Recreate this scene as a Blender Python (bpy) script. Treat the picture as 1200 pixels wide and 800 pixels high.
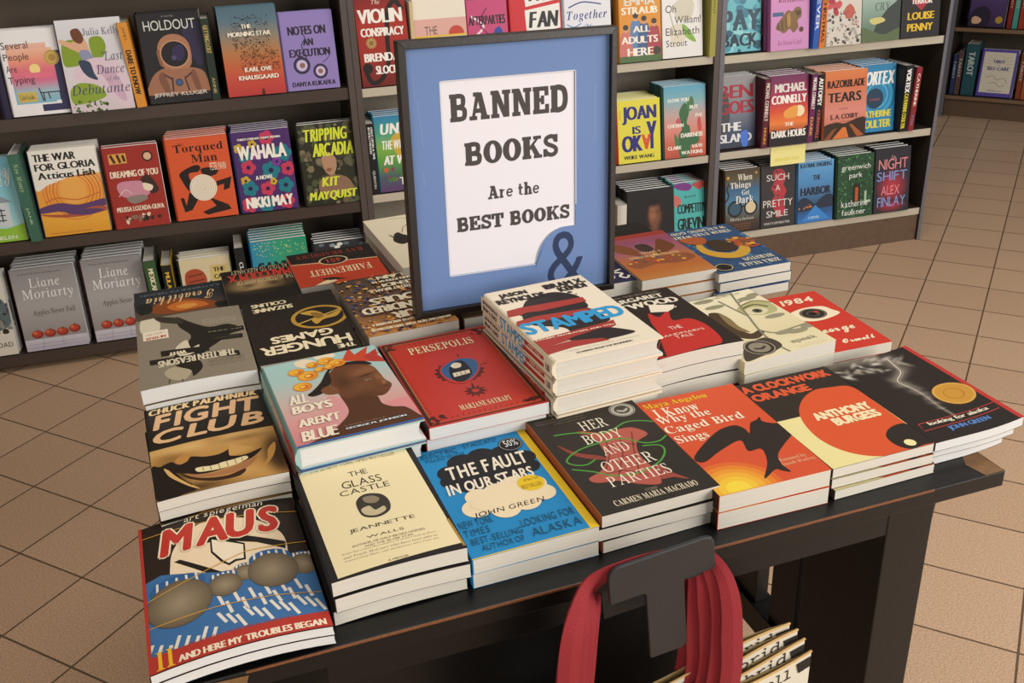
import bpy, bmesh, math, random
from mathutils import Vector, Matrix
random.seed(7)
S = bpy.context.scene
for _o in list(bpy.data.objects): bpy.data.objects.remove(_o)
COL = S.collection
V = Vector
CAMZ = 1.40

# ------------------------------------------------------------------ camera, world, lights, exposure
cam_d = bpy.data.cameras.new('camera'); cam = bpy.data.objects.new('camera', cam_d); COL.objects.link(cam)
_p, _r = math.radians(25.80), math.radians(2.417)
_f = V((0, math.cos(_p), -math.sin(_p))); _x = V((1, 0, 0)); _d = _f.cross(_x)
_x2 = _x*math.cos(_r)+_d*math.sin(_r); _d2 = _d*math.cos(_r)-_x*math.sin(_r)
_m = Matrix((_x2, -_d2, -_f)).transposed().to_4x4(); _m.translation = V((0, 0, CAMZ))
cam.matrix_world = _m
cam_d.sensor_width = 36; cam_d.lens = 36*1181/1200; cam_d.clip_start = .02
S.camera = cam
S.view_settings.view_transform = 'Standard'; S.view_settings.look = 'None'
S.view_settings.gamma = 1; S.view_settings.use_curve_mapping = False
S.view_settings.exposure = 0.0
W = bpy.data.worlds.new('world'); S.world = W; W.use_nodes = True
_bg = W.node_tree.nodes['Background']; _bg.inputs[0].default_value = (.93, .96, 1, 1); _bg.inputs[1].default_value = .33
def area(name, loc, target, sx, sy, power, col):
    d = bpy.data.lights.new(name, 'AREA'); d.shape = 'RECTANGLE'; d.size = sx; d.size_y = sy; d.energy = power; d.color = col
    o = bpy.data.objects.new(name, d); COL.objects.link(o); o.location = loc
    o.rotation_euler = (V(target)-V(loc)).to_track_quat('-Z', 'Y').to_euler()
    return o
area('window_light', (3.3, -.2, 2.0), (.2, 1.5, .6), 2.8, 2.0, 185, (1, .95, .88))
area('shelf_fill_light', (-1.0, -1.6, 1.25), (-1.5, 3, .75), 2.4, 1.3, 36, (1, .93, .82))  # unseen fill lamp, added low to brighten the shelf books but not the floor
area('ceiling_light', (-1.5, .9, 2.9), (-1.4, 1.2, 0), 1.6, .8, 7, (1, .62, .28))
area('ceiling_light_center', (.4, 1.6, 3.2), (.3, 2.4, 0), 1.6, 1.0, 34, (1, .95, .88))

# ------------------------------------------------------------------ helpers
INK = .78                                              # printed white is duller than pure white
def lin(h):
    h = h.lstrip('#')
    if len(h) == 3: h = ''.join(c*2 for c in h)
    out = []
    for i in (0, 2, 4):
        c = int(h[i:i+2], 16)/255
        out.append(c/12.92 if c <= .04045 else ((c+.055)/1.055)**2.4)
    return tuple(out)
def mat(name, col='888', rough=.5, bump=0, scale=60, metal=0, vary=0, spec=.5, coat=0):
    m = bpy.data.materials.new(name); m.use_nodes = True
    nt = m.node_tree; b = nt.nodes['Principled BSDF']
    b.inputs['Roughness'].default_value = rough; b.inputs['Metallic'].default_value = metal
    b.inputs['Specular IOR Level'].default_value = spec; b.inputs['Coat Weight'].default_value = coat
    c = lin(col); b.inputs['Base Color'].default_value = (*c, 1)
    tc = nt.nodes.new('ShaderNodeTexCoord')
    n = nt.nodes.new('ShaderNodeTexNoise'); n.inputs['Scale'].default_value = scale; n.inputs['Detail'].default_value = 4
    nt.links.new(tc.outputs['Object'], n.inputs['Vector'])
    if vary:
        mx = nt.nodes.new('ShaderNodeMix'); mx.data_type = 'RGBA'
        mx.inputs['A'].default_value = (*[v*(1-vary) for v in c], 1); mx.inputs['B'].default_value = (*[min(1, v*(1+vary)) for v in c], 1)
        nt.links.new(n.outputs['Fac'], mx.inputs['Factor']); nt.links.new(mx.outputs['Result'], b.inputs['Base Color'])
    if bump:
        bp = nt.nodes.new('ShaderNodeBump'); bp.inputs['Strength'].default_value = bump; bp.inputs['Distance'].default_value = .002
        nt.links.new(n.outputs['Fac'], bp.inputs['Height']); nt.links.new(bp.outputs['Normal'], b.inputs['Normal'])
    return m
def print_mat(name, rough, coat):                      # printed paper: colour comes from the mesh's print
    m = mat(name, '888', rough, .03, 900, coat=coat, spec=.24)
    a = m.node_tree.nodes.new('ShaderNodeAttribute'); a.attribute_name = 'print'
    m.node_tree.links.new(a.outputs['Color'], m.node_tree.nodes['Principled BSDF'].inputs['Base Color'])
    m.node_tree.nodes['Principled BSDF'].inputs['Coat Roughness'].default_value = .12
    return m
M = {}
M['gloss'] = print_mat('glossy_print', .45, .04)
M['matte'] = print_mat('matte_print', .6, 0)
def page_mat(name, c1, c2):
    m = mat(name, c1, .75); nt = m.node_tree; b = nt.nodes['Principled BSDF']
    tc = nt.nodes.new('ShaderNodeTexCoord'); mp = nt.nodes.new('ShaderNodeMapping')
    mp.inputs['Scale'].default_value = (6, 6, 2600)
    n = nt.nodes.new('ShaderNodeTexNoise'); n.inputs['Scale'].default_value = 1; n.inputs['Detail'].default_value = 3
    mx = nt.nodes.new('ShaderNodeMix'); mx.data_type = 'RGBA'
    mx.inputs['A'].default_value = (*lin(c2), 1); mx.inputs['B'].default_value = (*lin(c1), 1)
    nt.links.new(tc.outputs['Object'], mp.inputs[0]); nt.links.new(mp.outputs[0], n.inputs['Vector'])
    nt.links.new(n.outputs['Fac'], mx.inputs['Factor']); nt.links.new(mx.outputs['Result'], b.inputs['Base Color'])
    bp = nt.nodes.new('ShaderNodeBump'); bp.inputs['Strength'].default_value = .25; bp.inputs['Distance'].default_value = .0006
    nt.links.new(n.outputs['Fac'], bp.inputs['Height']); nt.links.new(bp.outputs['Normal'], b.inputs['Normal'])
    return m
M['pages'] = page_mat('page_block', 'cdc8bd', 'b2ac9f')
M['white_pages'] = page_mat('white_page_block', 'd0cfcd', 'b6b6b5')
M['wood'] = mat('dark_wood', '2f241c', .45, .12, 40, vary=.3)
M['case_edge'] = mat('grey_shelf_edging', 'aaa190', .4, .1, 300, vary=.2)
M['case_edge_dark'] = mat('brown_shelf_edging', '382c25', .42, .1, 200, vary=.2)
M['case_back'] = mat('case_back_board', '5a4d40', .6, .05, 60, vary=.15)
M['case_back_lit'] = mat('lit_case_back_board', '8f8676', .6, .05, 60, vary=.12)  # back board made paler, painting in the light that falls on it
M['black'] = mat('black_stained_wood', '0a0909', .4, .15, 90, vary=.3, spec=.35)
M['worn'] = mat('worn_bare_wood', '6d4d2a', .6, .2, 120, vary=.4)
M['plastic'] = mat('black_plastic', '232324', .42, .1, 300)

def link(name, me, parent=None, mats=()):
    for m in mats: me.materials.append(m)
    o = bpy.data.objects.new(name, me); COL.objects.link(o)
    if parent: o.parent = parent
    return o
def tag(o, label=None, cat=None, group=None, kind=None):
    if label: o['label'] = label
    if cat: o['category'] = cat
    if group: o['group'] = group
    if kind: o['kind'] = kind
    return o
def thing(name, label, cat, loc=(0, 0, 0), rz=0, group=None):
    o = bpy.data.objects.new(name, None); COL.objects.link(o); o.location = loc; o.rotation_euler = (0, 0, rz); o.empty_display_size = .02
    return tag(o, label, cat, group)
class MB:                                               # mesh builder
    def __init__(s): s.v = []; s.f = []; s.c = []; s.mi = []; s.m = 0
    def face(s, pts, col=None):
        i = len(s.v); s.v += [tuple(p) for p in pts]; s.f.append(tuple(range(i, i+len(pts)))); s.c.append(col); s.mi.append(s.m)
    def box(s, x0, y0, z0, x1, y1, z1, col=None):
        i = len(s.v)
        s.v += [(x, y, z) for z in (z0, z1) for y in (y0, y1) for x in (x0, x1)]
        for q in ((0, 2, 3, 1), (4, 5, 7, 6), (0, 1, 5, 4), (2, 6, 7, 3), (0, 4, 6, 2), (1, 3, 7, 5)):
            s.f.append(tuple(i+k for k in q)); s.c.append(col); s.mi.append(s.m)
    def prism(s, loop, axis, a0, a1, col=None):         # closed 2D loop extruded along an axis
        n = len(loop); i = len(s.v)
        def P(p, a): return {'x': (a, p[0], p[1]), 'y': (p[0], a, p[1]), 'z': (p[0], p[1], a)}[axis]
        s.v += [P(p, a0) for p in loop]+[P(p, a1) for p in loop]
        cs = col if isinstance(col, list) else [col]*n
        for k in range(n):
            s.f.append((i+k, i+(k+1) % n, i+n+(k+1) % n, i+n+k)); s.c.append(cs[k]); s.mi.append(s.m)
        s.f.append(tuple(i+k for k in range(n))[::-1]); s.c.append(cs[0]); s.mi.append(s.m)
        s.f.append(tuple(i+n+k for k in range(n))); s.c.append(cs[0]); s.mi.append(s.m)
    def tube(s, pts, r, n=8, col=None):
        pts = [V(p) for p in pts]; rings = []
        for k, p in enumerate(pts):
            t = (pts[min(k+1, len(pts)-1)]-pts[max(k-1, 0)]).normalized()
            a = t.orthogonal().normalized(); b = t.cross(a)
            i = len(s.v); s.v += [tuple(p+(a*math.cos(j*2*math.pi/n)+b*math.sin(j*2*math.pi/n))*r) for j in range(n)]; rings.append(i)
        for u, w in zip(rings, rings[1:]):
            for j in range(n):
                s.f.append((u+j, u+(j+1) % n, w+(j+1) % n, w+j)); s.c.append(col); s.mi.append(s.m)
    def mesh(s, name, mats, bend=None, recalc=False, smooth=False):
        me = bpy.data.meshes.new(name); me.from_pydata(s.v, [], s.f)
        for m in mats: me.materials.append(m)
        if len(mats) > 1: me.polygons.foreach_set('material_index', s.mi)
        if any(c is not None for c in s.c):
            at = me.color_attributes.new('print', 'FLOAT_COLOR', 'CORNER'); buf = []
            for f, c in zip(s.f, s.c):
                if c is None: c = (.5, .5, .5)
                for k in range(len(f)):
                    q = c[k] if isinstance(c[0], (list, tuple)) else c
                    buf += [q[0]*INK+.0015, q[1]*INK*.985+.001, q[2]*INK*.95+.0006, 1]
            at.data.foreach_set('color', buf)
        if recalc:
            bm = bmesh.new(); bm.from_mesh(me); bmesh.ops.recalc_face_normals(bm, faces=bm.faces); bm.to_mesh(me); bm.free()
        if bend:
            for v in me.vertices: v.co.z += bend[0](v.co.x, v.co.y)
        if smooth: me.polygons.foreach_set('use_smooth', [True]*len(me.polygons))
        me.update(); return me
    def obj(s, name, mats, parent=None, bevel=0, **k):
        if not isinstance(mats, (list, tuple)): mats = [mats]
        o = link(name, s.mesh(name, mats, **k), parent)
        if bevel:
            b = o.modifiers.new('edge', 'BEVEL'); b.width = bevel; b.segments = 2; b.limit_method = 'ANGLE'
        return o

# ------------------------------------------------------------------ printing: flat ink shapes laid on a cover
_tc = bpy.data.curves.new('type', 'FONT'); _tc.resolution_u = 3
_to = bpy.data.objects.new('type', _tc); _ts = bpy.data.scenes.new('typesetting'); _ts.collection.objects.link(_to); _tcache = {}
_ST = {'s': (0x1D400, 0x1D41A, 0x1D7CE), 'u': (0x1D434, 0x1D44E, None), 'i': (0x1D434, 0x1D44E, None), 'z': (0x1D468, 0x1D482, None), 'k': (0x1D4D0, 0x1D4EA, None), 'm': (0x1D670, 0x1D68A, 0x1D7F6)}
def styled(t, st):
    if st not in _ST: return t
    U, L, D = _ST[st]; o = ''
    for c in t:
        if 'A' <= c <= 'Z': o += chr(U+ord(c)-65)
        elif 'a' <= c <= 'z': o += '\u210e' if (L == 0x1D44E and c == 'h') else chr(L+ord(c)-97)
        elif c.isdigit() and D: o += chr(D+int(c))
        else: o += c
    return o
_fc = {}
def _load(c, st):                                       # one character's outline, filled
    _tc.body = styled(c, st); _tc.shear = .2 if st in 'oq' and st else 0
    me = _to.to_mesh(); co = [(v.co.x+(-.22*v.co.y if st == 'u' else 0), v.co.y) for v in me.vertices]; F = [[co[i] for i in p.vertices] for p in me.polygons]; _to.to_mesh_clear()
    xs = [x for f in F for x, y in f]; _fc[(c, st)] = (F, min(xs, default=0), max(xs, default=.3))
def glyphs(t, st):
    k = (t, st)
    if k not in _tcache:
        vs = []; fs = []; X = 0
        for c in t:
            if c == ' ': X += .28; continue
            if (c, st) not in _fc: _load(c, st)
            F, mn, mx = _fc[(c, st)]; X += .03-mn
            for f in F:
                n = len(vs); vs += [(x+X, y) for x, y in f]; fs.append(tuple(range(n, n+len(f))))
            X += mx+.05
        _tcache[k] = (vs, fs)
    return _tcache[k]
def nums(s): 
    a = [float(q) for q in s.split()] if isinstance(s, str) else list(s)
    return list(zip(a[::2], a[1::2]))
def crom(P, closed, n=6):
    if len(P) < 3: return P
    o = []; m = len(P)
    for i in range(m if closed else m-1):
        g = (lambda k: P[k % m]) if closed else (lambda k: P[max(0, min(m-1, k))])
        a, b, c, d = g(i-1), g(i), g(i+1), g(i+2)
        for j in range(n):
            t = j/n
            o.append(tuple(.5*(2*b[k]+(c[k]-a[k])*t+(2*a[k]-5*b[k]+4*c[k]-d[k])*t*t+(3*b[k]-a[k]-3*c[k]+d[k])*t**3) for k in (0, 1)))
    if not closed: o.append(P[-1])
    return o
def clip(P):
    for ax, lim, sg in ((0, 0, 1), (0, 1, -1), (1, 0, 1), (1, 1, -1)):
        Q = []
        for a, b in zip(P, P[1:]+P[:1]):
            ia = (a[ax]-lim)*sg >= -1e-9; ib = (b[ax]-lim)*sg >= -1e-9
            if ia: Q.append(a)
            if ia != ib:
                t = (lim-a[ax])/(b[ax]-a[ax]); Q.append((a[0]+(b[0]-a[0])*t, a[1]+(b[1]-a[1])*t))
        P = Q
        if len(P) < 3: return []
    return P
class Art:                                              # x 0..1 from the left, y 0..1 from the top
    def __init__(s, w, h, bg='fff'): s.w, s.h, s.bg = w, h, bg; s.items = []; s.L = 0; s.last = ''
    def _add(s, polys, kind='g'):
        if not (kind == 't' and s.last == 't'): s.L += 1
        s.n = getattr(s, 'n', 0)+1; q = s.L+(.12*(s.n % 8) if kind == 't' and s.last == 't' else 0)
        s.last = kind
        for P, c in polys: s.items.append((q, P, c))
        return s
    def p(s, col, pts):
        P = clip(nums(pts)); c = lin(col)
        return s._add([(P, c)] if P else [])
    def b(s, col, pts, n=6):
        P = clip(crom(nums(pts), True, n)); return s._add([(P, lin(col))] if P else [])
    def r(s, col, x0, y0, x1, y1): return s.p(col, (x0, y0, x1, y0, x1, y1, x0, y1))
    def e(s, col, cx, cy, rx, ry=None, n=28, a0=0):     # ry in the same unit as rx when left out
        if ry is None: ry = rx*s.w/s.h
        P = clip([(cx+rx*math.cos(a0+i*2*math.pi/n), cy+ry*math.sin(a0+i*2*math.pi/n)) for i in range(n)])
        return s._add([(P, lin(col))] if P else [])
    def ring(s, col, cx, cy, rx, wd, n=32):
        k = s.w/s.h; o = []
        for i in range(n):
            a, b = i*2*math.pi/n, (i+1)*2*math.pi/n
            o.append(([(cx+q*math.cos(t), cy+q*k*math.sin(t)) for q, t in ((rx, a), (rx, b), (rx-wd, b), (rx-wd, a))], lin(col)))
        return s._add([(clip(P), c) for P, c in o if clip(P)])
    def stroke(s, col, wd, P, w2=None):
        k = s.w/s.h; o = []; w2 = wd if w2 is None else w2
        Q = [(x, y/k) for x, y in P]; n = len(Q); Lf = []; Rt = []
        for i in range(n):
            a, b = Q[max(0, i-1)], Q[min(n-1, i+1)]; dx, dy = b[0]-a[0], b[1]-a[1]; d = math.hypot(dx, dy) or 1
            h = (wd+(w2-wd)*i/max(1, n-1))/2
            Lf.append((Q[i][0]-dy/d*h, (Q[i][1]+dx/d*h)*k)); Rt.append((Q[i][0]+dy/d*h, (Q[i][1]-dx/d*h)*k))
        for i in range(n-1):
            c = clip([Lf[i], Lf[i+1], Rt[i+1], Rt[i]])
            if c: o.append((c, lin(col)))
        return o
    def l(s, col, wd, pts, sm=True, w2=None):
        P = nums(pts); P = crom(P, False, 5) if sm else P
        return s._add(s.stroke(col, wd, P, w2))
    def ls(s, col, wd, many, sm=False):                 # several strokes on one layer
        o = []
        for pts in many.split('/'):
            P = nums(pts); o += s.stroke(col, wd, crom(P, False, 4) if sm else P)
        return s._add(o)
    def dots(s, col, pts, r, n=7, rr=None):
        o = []; k = s.w/s.h
        for x, y in nums(pts):
            q = r if rr is None else random.uniform(r, rr)
            P = clip([(x+q*math.cos(i*2*math.pi/n), y+q*k*math.sin(i*2*math.pi/n)) for i in range(n)])
            if P: o.append((P, lin(col)))
        return s._add(o)
    def scatter(s, cols, x0, y0, x1, y1, n, r0, r1, k=6, jag=.3):   # speckle of small irregular blots
        o = []; kk = s.w/s.h; cols = cols.split()
        for _ in range(n):
            x, y, r, a = random.uniform(x0, x1), random.uniform(y0, y1), random.uniform(r0, r1), random.random()*6
            P = clip([(x+r*random.uniform(1-jag, 1+jag)*math.cos(a+i*6.283/k), y+kk*r*random.uniform(1-jag, 1+jag)*math.sin(a+i*6.283/k)) for i in range(k)])
            if P: o.append((P, lin(random.choice(cols))))
        for i, q in enumerate(o):
            if i % 3 == 0: s.L += 1
            s.items.append((s.L, *q))
        s.last = 'g'; return s
    def g(s, x0, y0, x1, y1, cols, hor=False):          # printed colour blend
        cs = [lin(c) for c in cols.split()]; n = len(cs)-1; o = []
        for i in range(n):
            a, b = i/n, (i+1)/n
            if hor:
                xa, xb = x0+(x1-x0)*a, x0+(x1-x0)*b; o.append(([(xa, y0), (xb, y0), (xb, y1), (xa, y1)], [cs[i], cs[i+1], cs[i+1], cs[i]]))
            else:
                ya, yb = y0+(y1-y0)*a, y0+(y1-y0)*b; o.append(([(x0, ya), (x1, ya), (x1, yb), (x0, yb)], [cs[i], cs[i], cs[i+1], cs[i+1]]))
        return s._add(o)
    def rad(s, c0, c1, cx, cy, rx, ry=None, n=20):      # round printed blend (kept inside the cover by the caller)
        if ry is None: ry = rx*s.w/s.h
        a, b = lin(c0), lin(c1); o = []; cl = lambda x: max(0, min(1, x))
        for q0, q1 in ((0, .5), (.5, 1)):
            for i in range(n):
                t0, t1 = i*2*math.pi/n, (i+1)*2*math.pi/n
                m0 = [a[k]+(b[k]-a[k])*q0 for k in range(3)]; m1 = [a[k]+(b[k]-a[k])*q1 for k in range(3)]
                pt = lambda q, t: (cl(cx+rx*q*math.cos(t)), cl(cy+ry*q*math.sin(t)))
                if q0 == 0: o.append(([pt(0, 0), pt(q1, t0), pt(q1, t1)], [m0, m1, m1]))
                else: o.append(([pt(q0, t0), pt(q1, t0), pt(q1, t1), pt(q0, t1)], [m0, m1, m1, m0]))
        return s._add(o)
    def t(s, txt, box, col, st='', rot=0, shear=0):     # type set to fill the box
        (x0, y0), (x1, y1) = nums(box); x0, x1 = sorted((x0, x1)); y0, y1 = sorted((y0, y1))
        vs, fs = glyphs(txt, st)
        if not vs: return s
        ax, bx = min(v[0] for v in vs), max(v[0] for v in vs); ay, by = min(v[1] for v in vs), max(v[1] for v in vs)
        k = s.w/s.h; cx, cy = (x0+x1)/2, (y0+y1)/2; cr, sr = math.cos(rot), math.sin(rot); c = lin(col); Q = []
        for x, y in vs:
            X = x0+(x-ax)/(bx-ax)*(x1-x0); Y = y1-(y-ay)/max(1e-6, by-ay)*(y1-y0)
            dx, dy = X-cx, (Y-cy)/k; dx += -dy*shear
            Q.append((cx+dx*cr+dy*sr, cy+(-dx*sr+dy*cr)*k))
        d = min(.07*(y1-y0)/k, .11*(x1-x0)/len(txt)) if st in ('b', 'q') else 0
        for dx in ((-d, d, 0) if d else (0,)):
            o = []
            for f in fs:
                P = clip([(Q[i][0]+dx, Q[i][1]) for i in f])
                if P: o.append((P, c))
            s._add(o, 't')
        return s
    def to(s, txt, box, col, oc, d, st='b', rot=0, shear=0):   # outlined type
        (x0, y0), (x1, y1) = nums(box); k = s.w/s.h; st = {'b': '', 'q': 'o'}.get(st, st)
        for a in range(8):
            dx, dy = d*math.cos(a*.785), d*k*math.sin(a*.785); s.t(txt, (x0+dx, y0+dy, x1+dx, y1+dy), oc, st, rot, shear)
        s.L += 1; return s.t(txt, box, col, st, rot, shear)
    def soft(s, x0, y0, x1, y1, nx, ny, base, blobs, mask=None):    # soft printed tones, as in a photograph: cx cy rx ry turn colour strength [hard]
        B = [(lin(q[5]), *q[:5], q[6], q[7] if len(q) > 7 else 2) for q in blobs]; b0 = lin(base); o = []
        def col(x, y):
            c = list(b0)
            for cc, cx, cy, rx, ry, tn, st, hd in B:
                dx, dy = x-cx, (y-cy); ca, sa = math.cos(tn), math.sin(tn); k = s.h/s.w
                u, v = (dx*ca+dy*k*sa)/rx, (-dx*sa+dy*k*ca)/(ry*k); d = (u*u+v*v)
                f = st*math.exp(-d**(hd/2)) if d < 12 else 0
                for i in range(3): c[i] += (cc[i]-c[i])*f
            return tuple(c)
        g = [[col(x0+(x1-x0)*i/nx, y0+(y1-y0)*j/ny) for i in range(nx+1)] for j in range(ny+1)]
        ins = lambda p: sum(((a[1] > p[1]) != (b[1] > p[1])) and p[0] < (b[0]-a[0])*(p[1]-a[1])/(b[1]-a[1])+a[0] for a, b in zip(mk, mk[1:]+mk[:1])) % 2 == 1
        mk = crom(nums(mask), True) if mask else None
        for j in range(ny):
            for i in range(nx):
                if mk and not all(ins((x0+(x1-x0)*(i+q)/nx, y0+(y1-y0)*(j+r)/ny)) for q in (0, 1) for r in (0, 1)): continue
                xa, xb, ya, yb = x0+(x1-x0)*i/nx, x0+(x1-x0)*(i+1)/nx, y0+(y1-y0)*j/ny, y0+(y1-y0)*(j+1)/ny
                o.append(([(xa, ya), (xb, ya), (xb, yb), (xa, yb)], [g[j][i], g[j][i+1], g[j+1][i+1], g[j+1][i]]))
        return s._add(o)
    def emit(s, mb, fn, cuts=0):                        # fn(x, y, layer) -> 3D point; cuts: strips for a curling cover
        for L, P, c in s.items:
            gr = isinstance(c[0], (list, tuple))
            if not cuts: mb.face([fn(x, y, L) for x, y in P], c); continue
            P = [(*p, *(c[i] if gr else ())) for i, p in enumerate(P)]
            for k in range(cuts):
                a, b = k/cuts, (k+1)/cuts; Q = P
                if max(p[0] for p in P) <= a or min(p[0] for p in P) >= b: continue
                for lim, sg in ((a, 1), (b, -1)):
                    R_ = []
                    for p, r in zip(Q, Q[1:]+Q[:1]):
                        ip, ir = (p[0]-lim)*sg >= -1e-9, (r[0]-lim)*sg >= -1e-9
                        if ip: R_.append(p)
                        if ip != ir: t = (lim-p[0])/(r[0]-p[0]); R_.append((lim, *(p[j]+(r[j]-p[j])*t for j in range(1, len(p)))))
                    Q = R_
                    if len(Q) < 3: break
                if len(Q) >= 3: mb.face([fn(p[0], p[1], L) for p in Q], [p[2:] for p in Q] if gr else c)
SLAB = {
 'B': (.95, [('r', .1, 0, .36, 1), ('r', 0, 0, .4, .13), ('r', 0, .87, .4, 1), ('l', .19, '.3 .92 .55 .93 .74 .88 .77 .73 .72 .58 .55 .53 .3 .53'), ('l', .2, '.3 .51 .6 .5 .8 .42 .83 .28 .78 .13 .6 .08 .3 .08')]),
 'A': (1.1, [('p', '.1 0 .24 0 .56 1 .36 1'), ('p', '.62 0 .92 0 .64 1 .38 1'), ('r', .24, .26, .75, .4), ('r', 0, 0, .38, .13), ('r', .56, 0, 1, .13), ('r', .22, .87, .5, 1)]),
 'N': (1.08, [('r', .12, 0, .28, 1), ('r', .72, 0, .88, 1), ('p', '.1 1 .4 1 .88 0 .62 0'), ('r', 0, 0, .42, .13), ('r', 0, .87, .36, 1), ('r', .58, .87, 1, 1)]),
 'E': (.9, [('r', .1, 0, .37, 1), ('r', 0, 0, .96, .14), ('r', 0, .86, .93, 1), ('r', .3, .44, .62, .57), ('r', .8, 0, .96, .34), ('r', .77, .66, .93, 1), ('r', .54, .34, .66, .67)]),
 'D': (1.0, [('r', .1, 0, .36, 1), ('r', 0, 0, .42, .13), ('r', 0, .87, .42, 1), ('l', .22, '.3 .92 .52 .92 .76 .82 .85 .5 .76 .18 .52 .08 .3 .08')]),
 'O': (.98, [('o',)]),
 'K': (1.1, [('r', .1, 0, .34, 1), ('r', 0, 0, .45, .13), ('r', 0, .87, .45, 1), ('p', '.32 .3 .32 .5 .72 .92 .86 .92'), ('p', '.4 .52 .58 .66 .94 .06 .66 .06'), ('r', .56, .87, .96, 1), ('r', .58, 0, 1, .13)]),
 'S': (.82, [('l', .21, '.84 .72 .72 .88 .48 .92 .22 .84 .17 .68 .32 .57 .6 .48 .84 .36 .86 .2 .7 .09 .45 .08 .2 .18 .14 .3'), ('r', .78, .64, .94, 1), ('r', .04, 0, .2, .36)]),
 'T': (.95, [('r', .37, 0, .63, 1), ('r', 0, .86, 1, 1), ('r', 0, .6, .15, 1), ('r', .85, .6, 1, 1), ('r', .2, 0, .8, .13)]),
 'r': (.62, [('r', .16, 0, .46, .66), ('r', 0, 0, .62, .12), ('r', 0, .55, .4, .67), ('l', .17, '.4 .38 .55 .56 .86 .58')]),
 'e': (.68, [('l', .17, '.2 .36 .84 .37 .78 .54 .5 .61 .22 .52 .13 .33 .24 .14 .52 .07 .84 .16')]),
 't': (.52, [('r', .2, .1, .5, .92), ('r', 0, .54, .86, .67), ('l', .17, '.34 .2 .5 .07 .9 .1')]),
 'h': (.82, [('r', .12, 0, .38, 1), ('r', 0, 0, .48, .12), ('r', 0, .88, .3, 1), ('l', .2, '.34 .46 .52 .6 .72 .5 .75 .3'), ('r', .63, 0, .87, .36), ('r', .54, 0, 1, .12)]),
}
def slab(A, txt, box, col):                             # heavy slab-serif lettering
    (x0, y0), (x1, y1) = nums(box); tot = sum(SLAB[c][0]+.08 if c != ' ' else .5 for c in txt)-.08
    hx = (x1-x0)/tot; H = y1-y0; x = x0; o = []; k = A.w/A.h
    for c in txt:
        if c == ' ': x += .5*hx; continue
        w, gl = SLAB[c]
        T = lambda p: (x+p[0]*w*hx, y1-p[1]*H)
        for q in gl:
            if q[0] == 'r':
                ex = .045 if q[4]-q[2] > .3 and q[3]-q[1] < .4 else 0; ey = .012 if ex == 0 else 0
                o.append(([T((q[1]-ex, q[2]-ey)), T((q[3]+ex, q[2]-ey)), T((q[3]+ex, q[4]+ey)), T((q[1]-ex, q[4]+ey))], lin(col)))
            elif q[0] == 'p': o.append(([T(p) for p in nums(q[1])], lin(col)))
            elif q[0] == 'o':
                for i in range(28):
                    a, b = i*math.pi/14, (i+1)*math.pi/14
                    o.append(([T((.5+rx*math.cos(t), .5+ry*math.sin(t))) for rx, ry, t in ((.52, .52, a), (.52, .52, b), (.17, .36, b), (.17, .36, a))], lin(col)))
            else: o += A.stroke(col, q[1]*w*hx*1.32, [T(p) for p in crom(nums(q[2]), False, 5)])
        x += (w+.08)*hx
    A.L += 1; A.last = 'g'
    for i, (P, c) in enumerate(o): A.items.append((A.L+.25*(i % 9), P, c))
    A.L += 2

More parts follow.
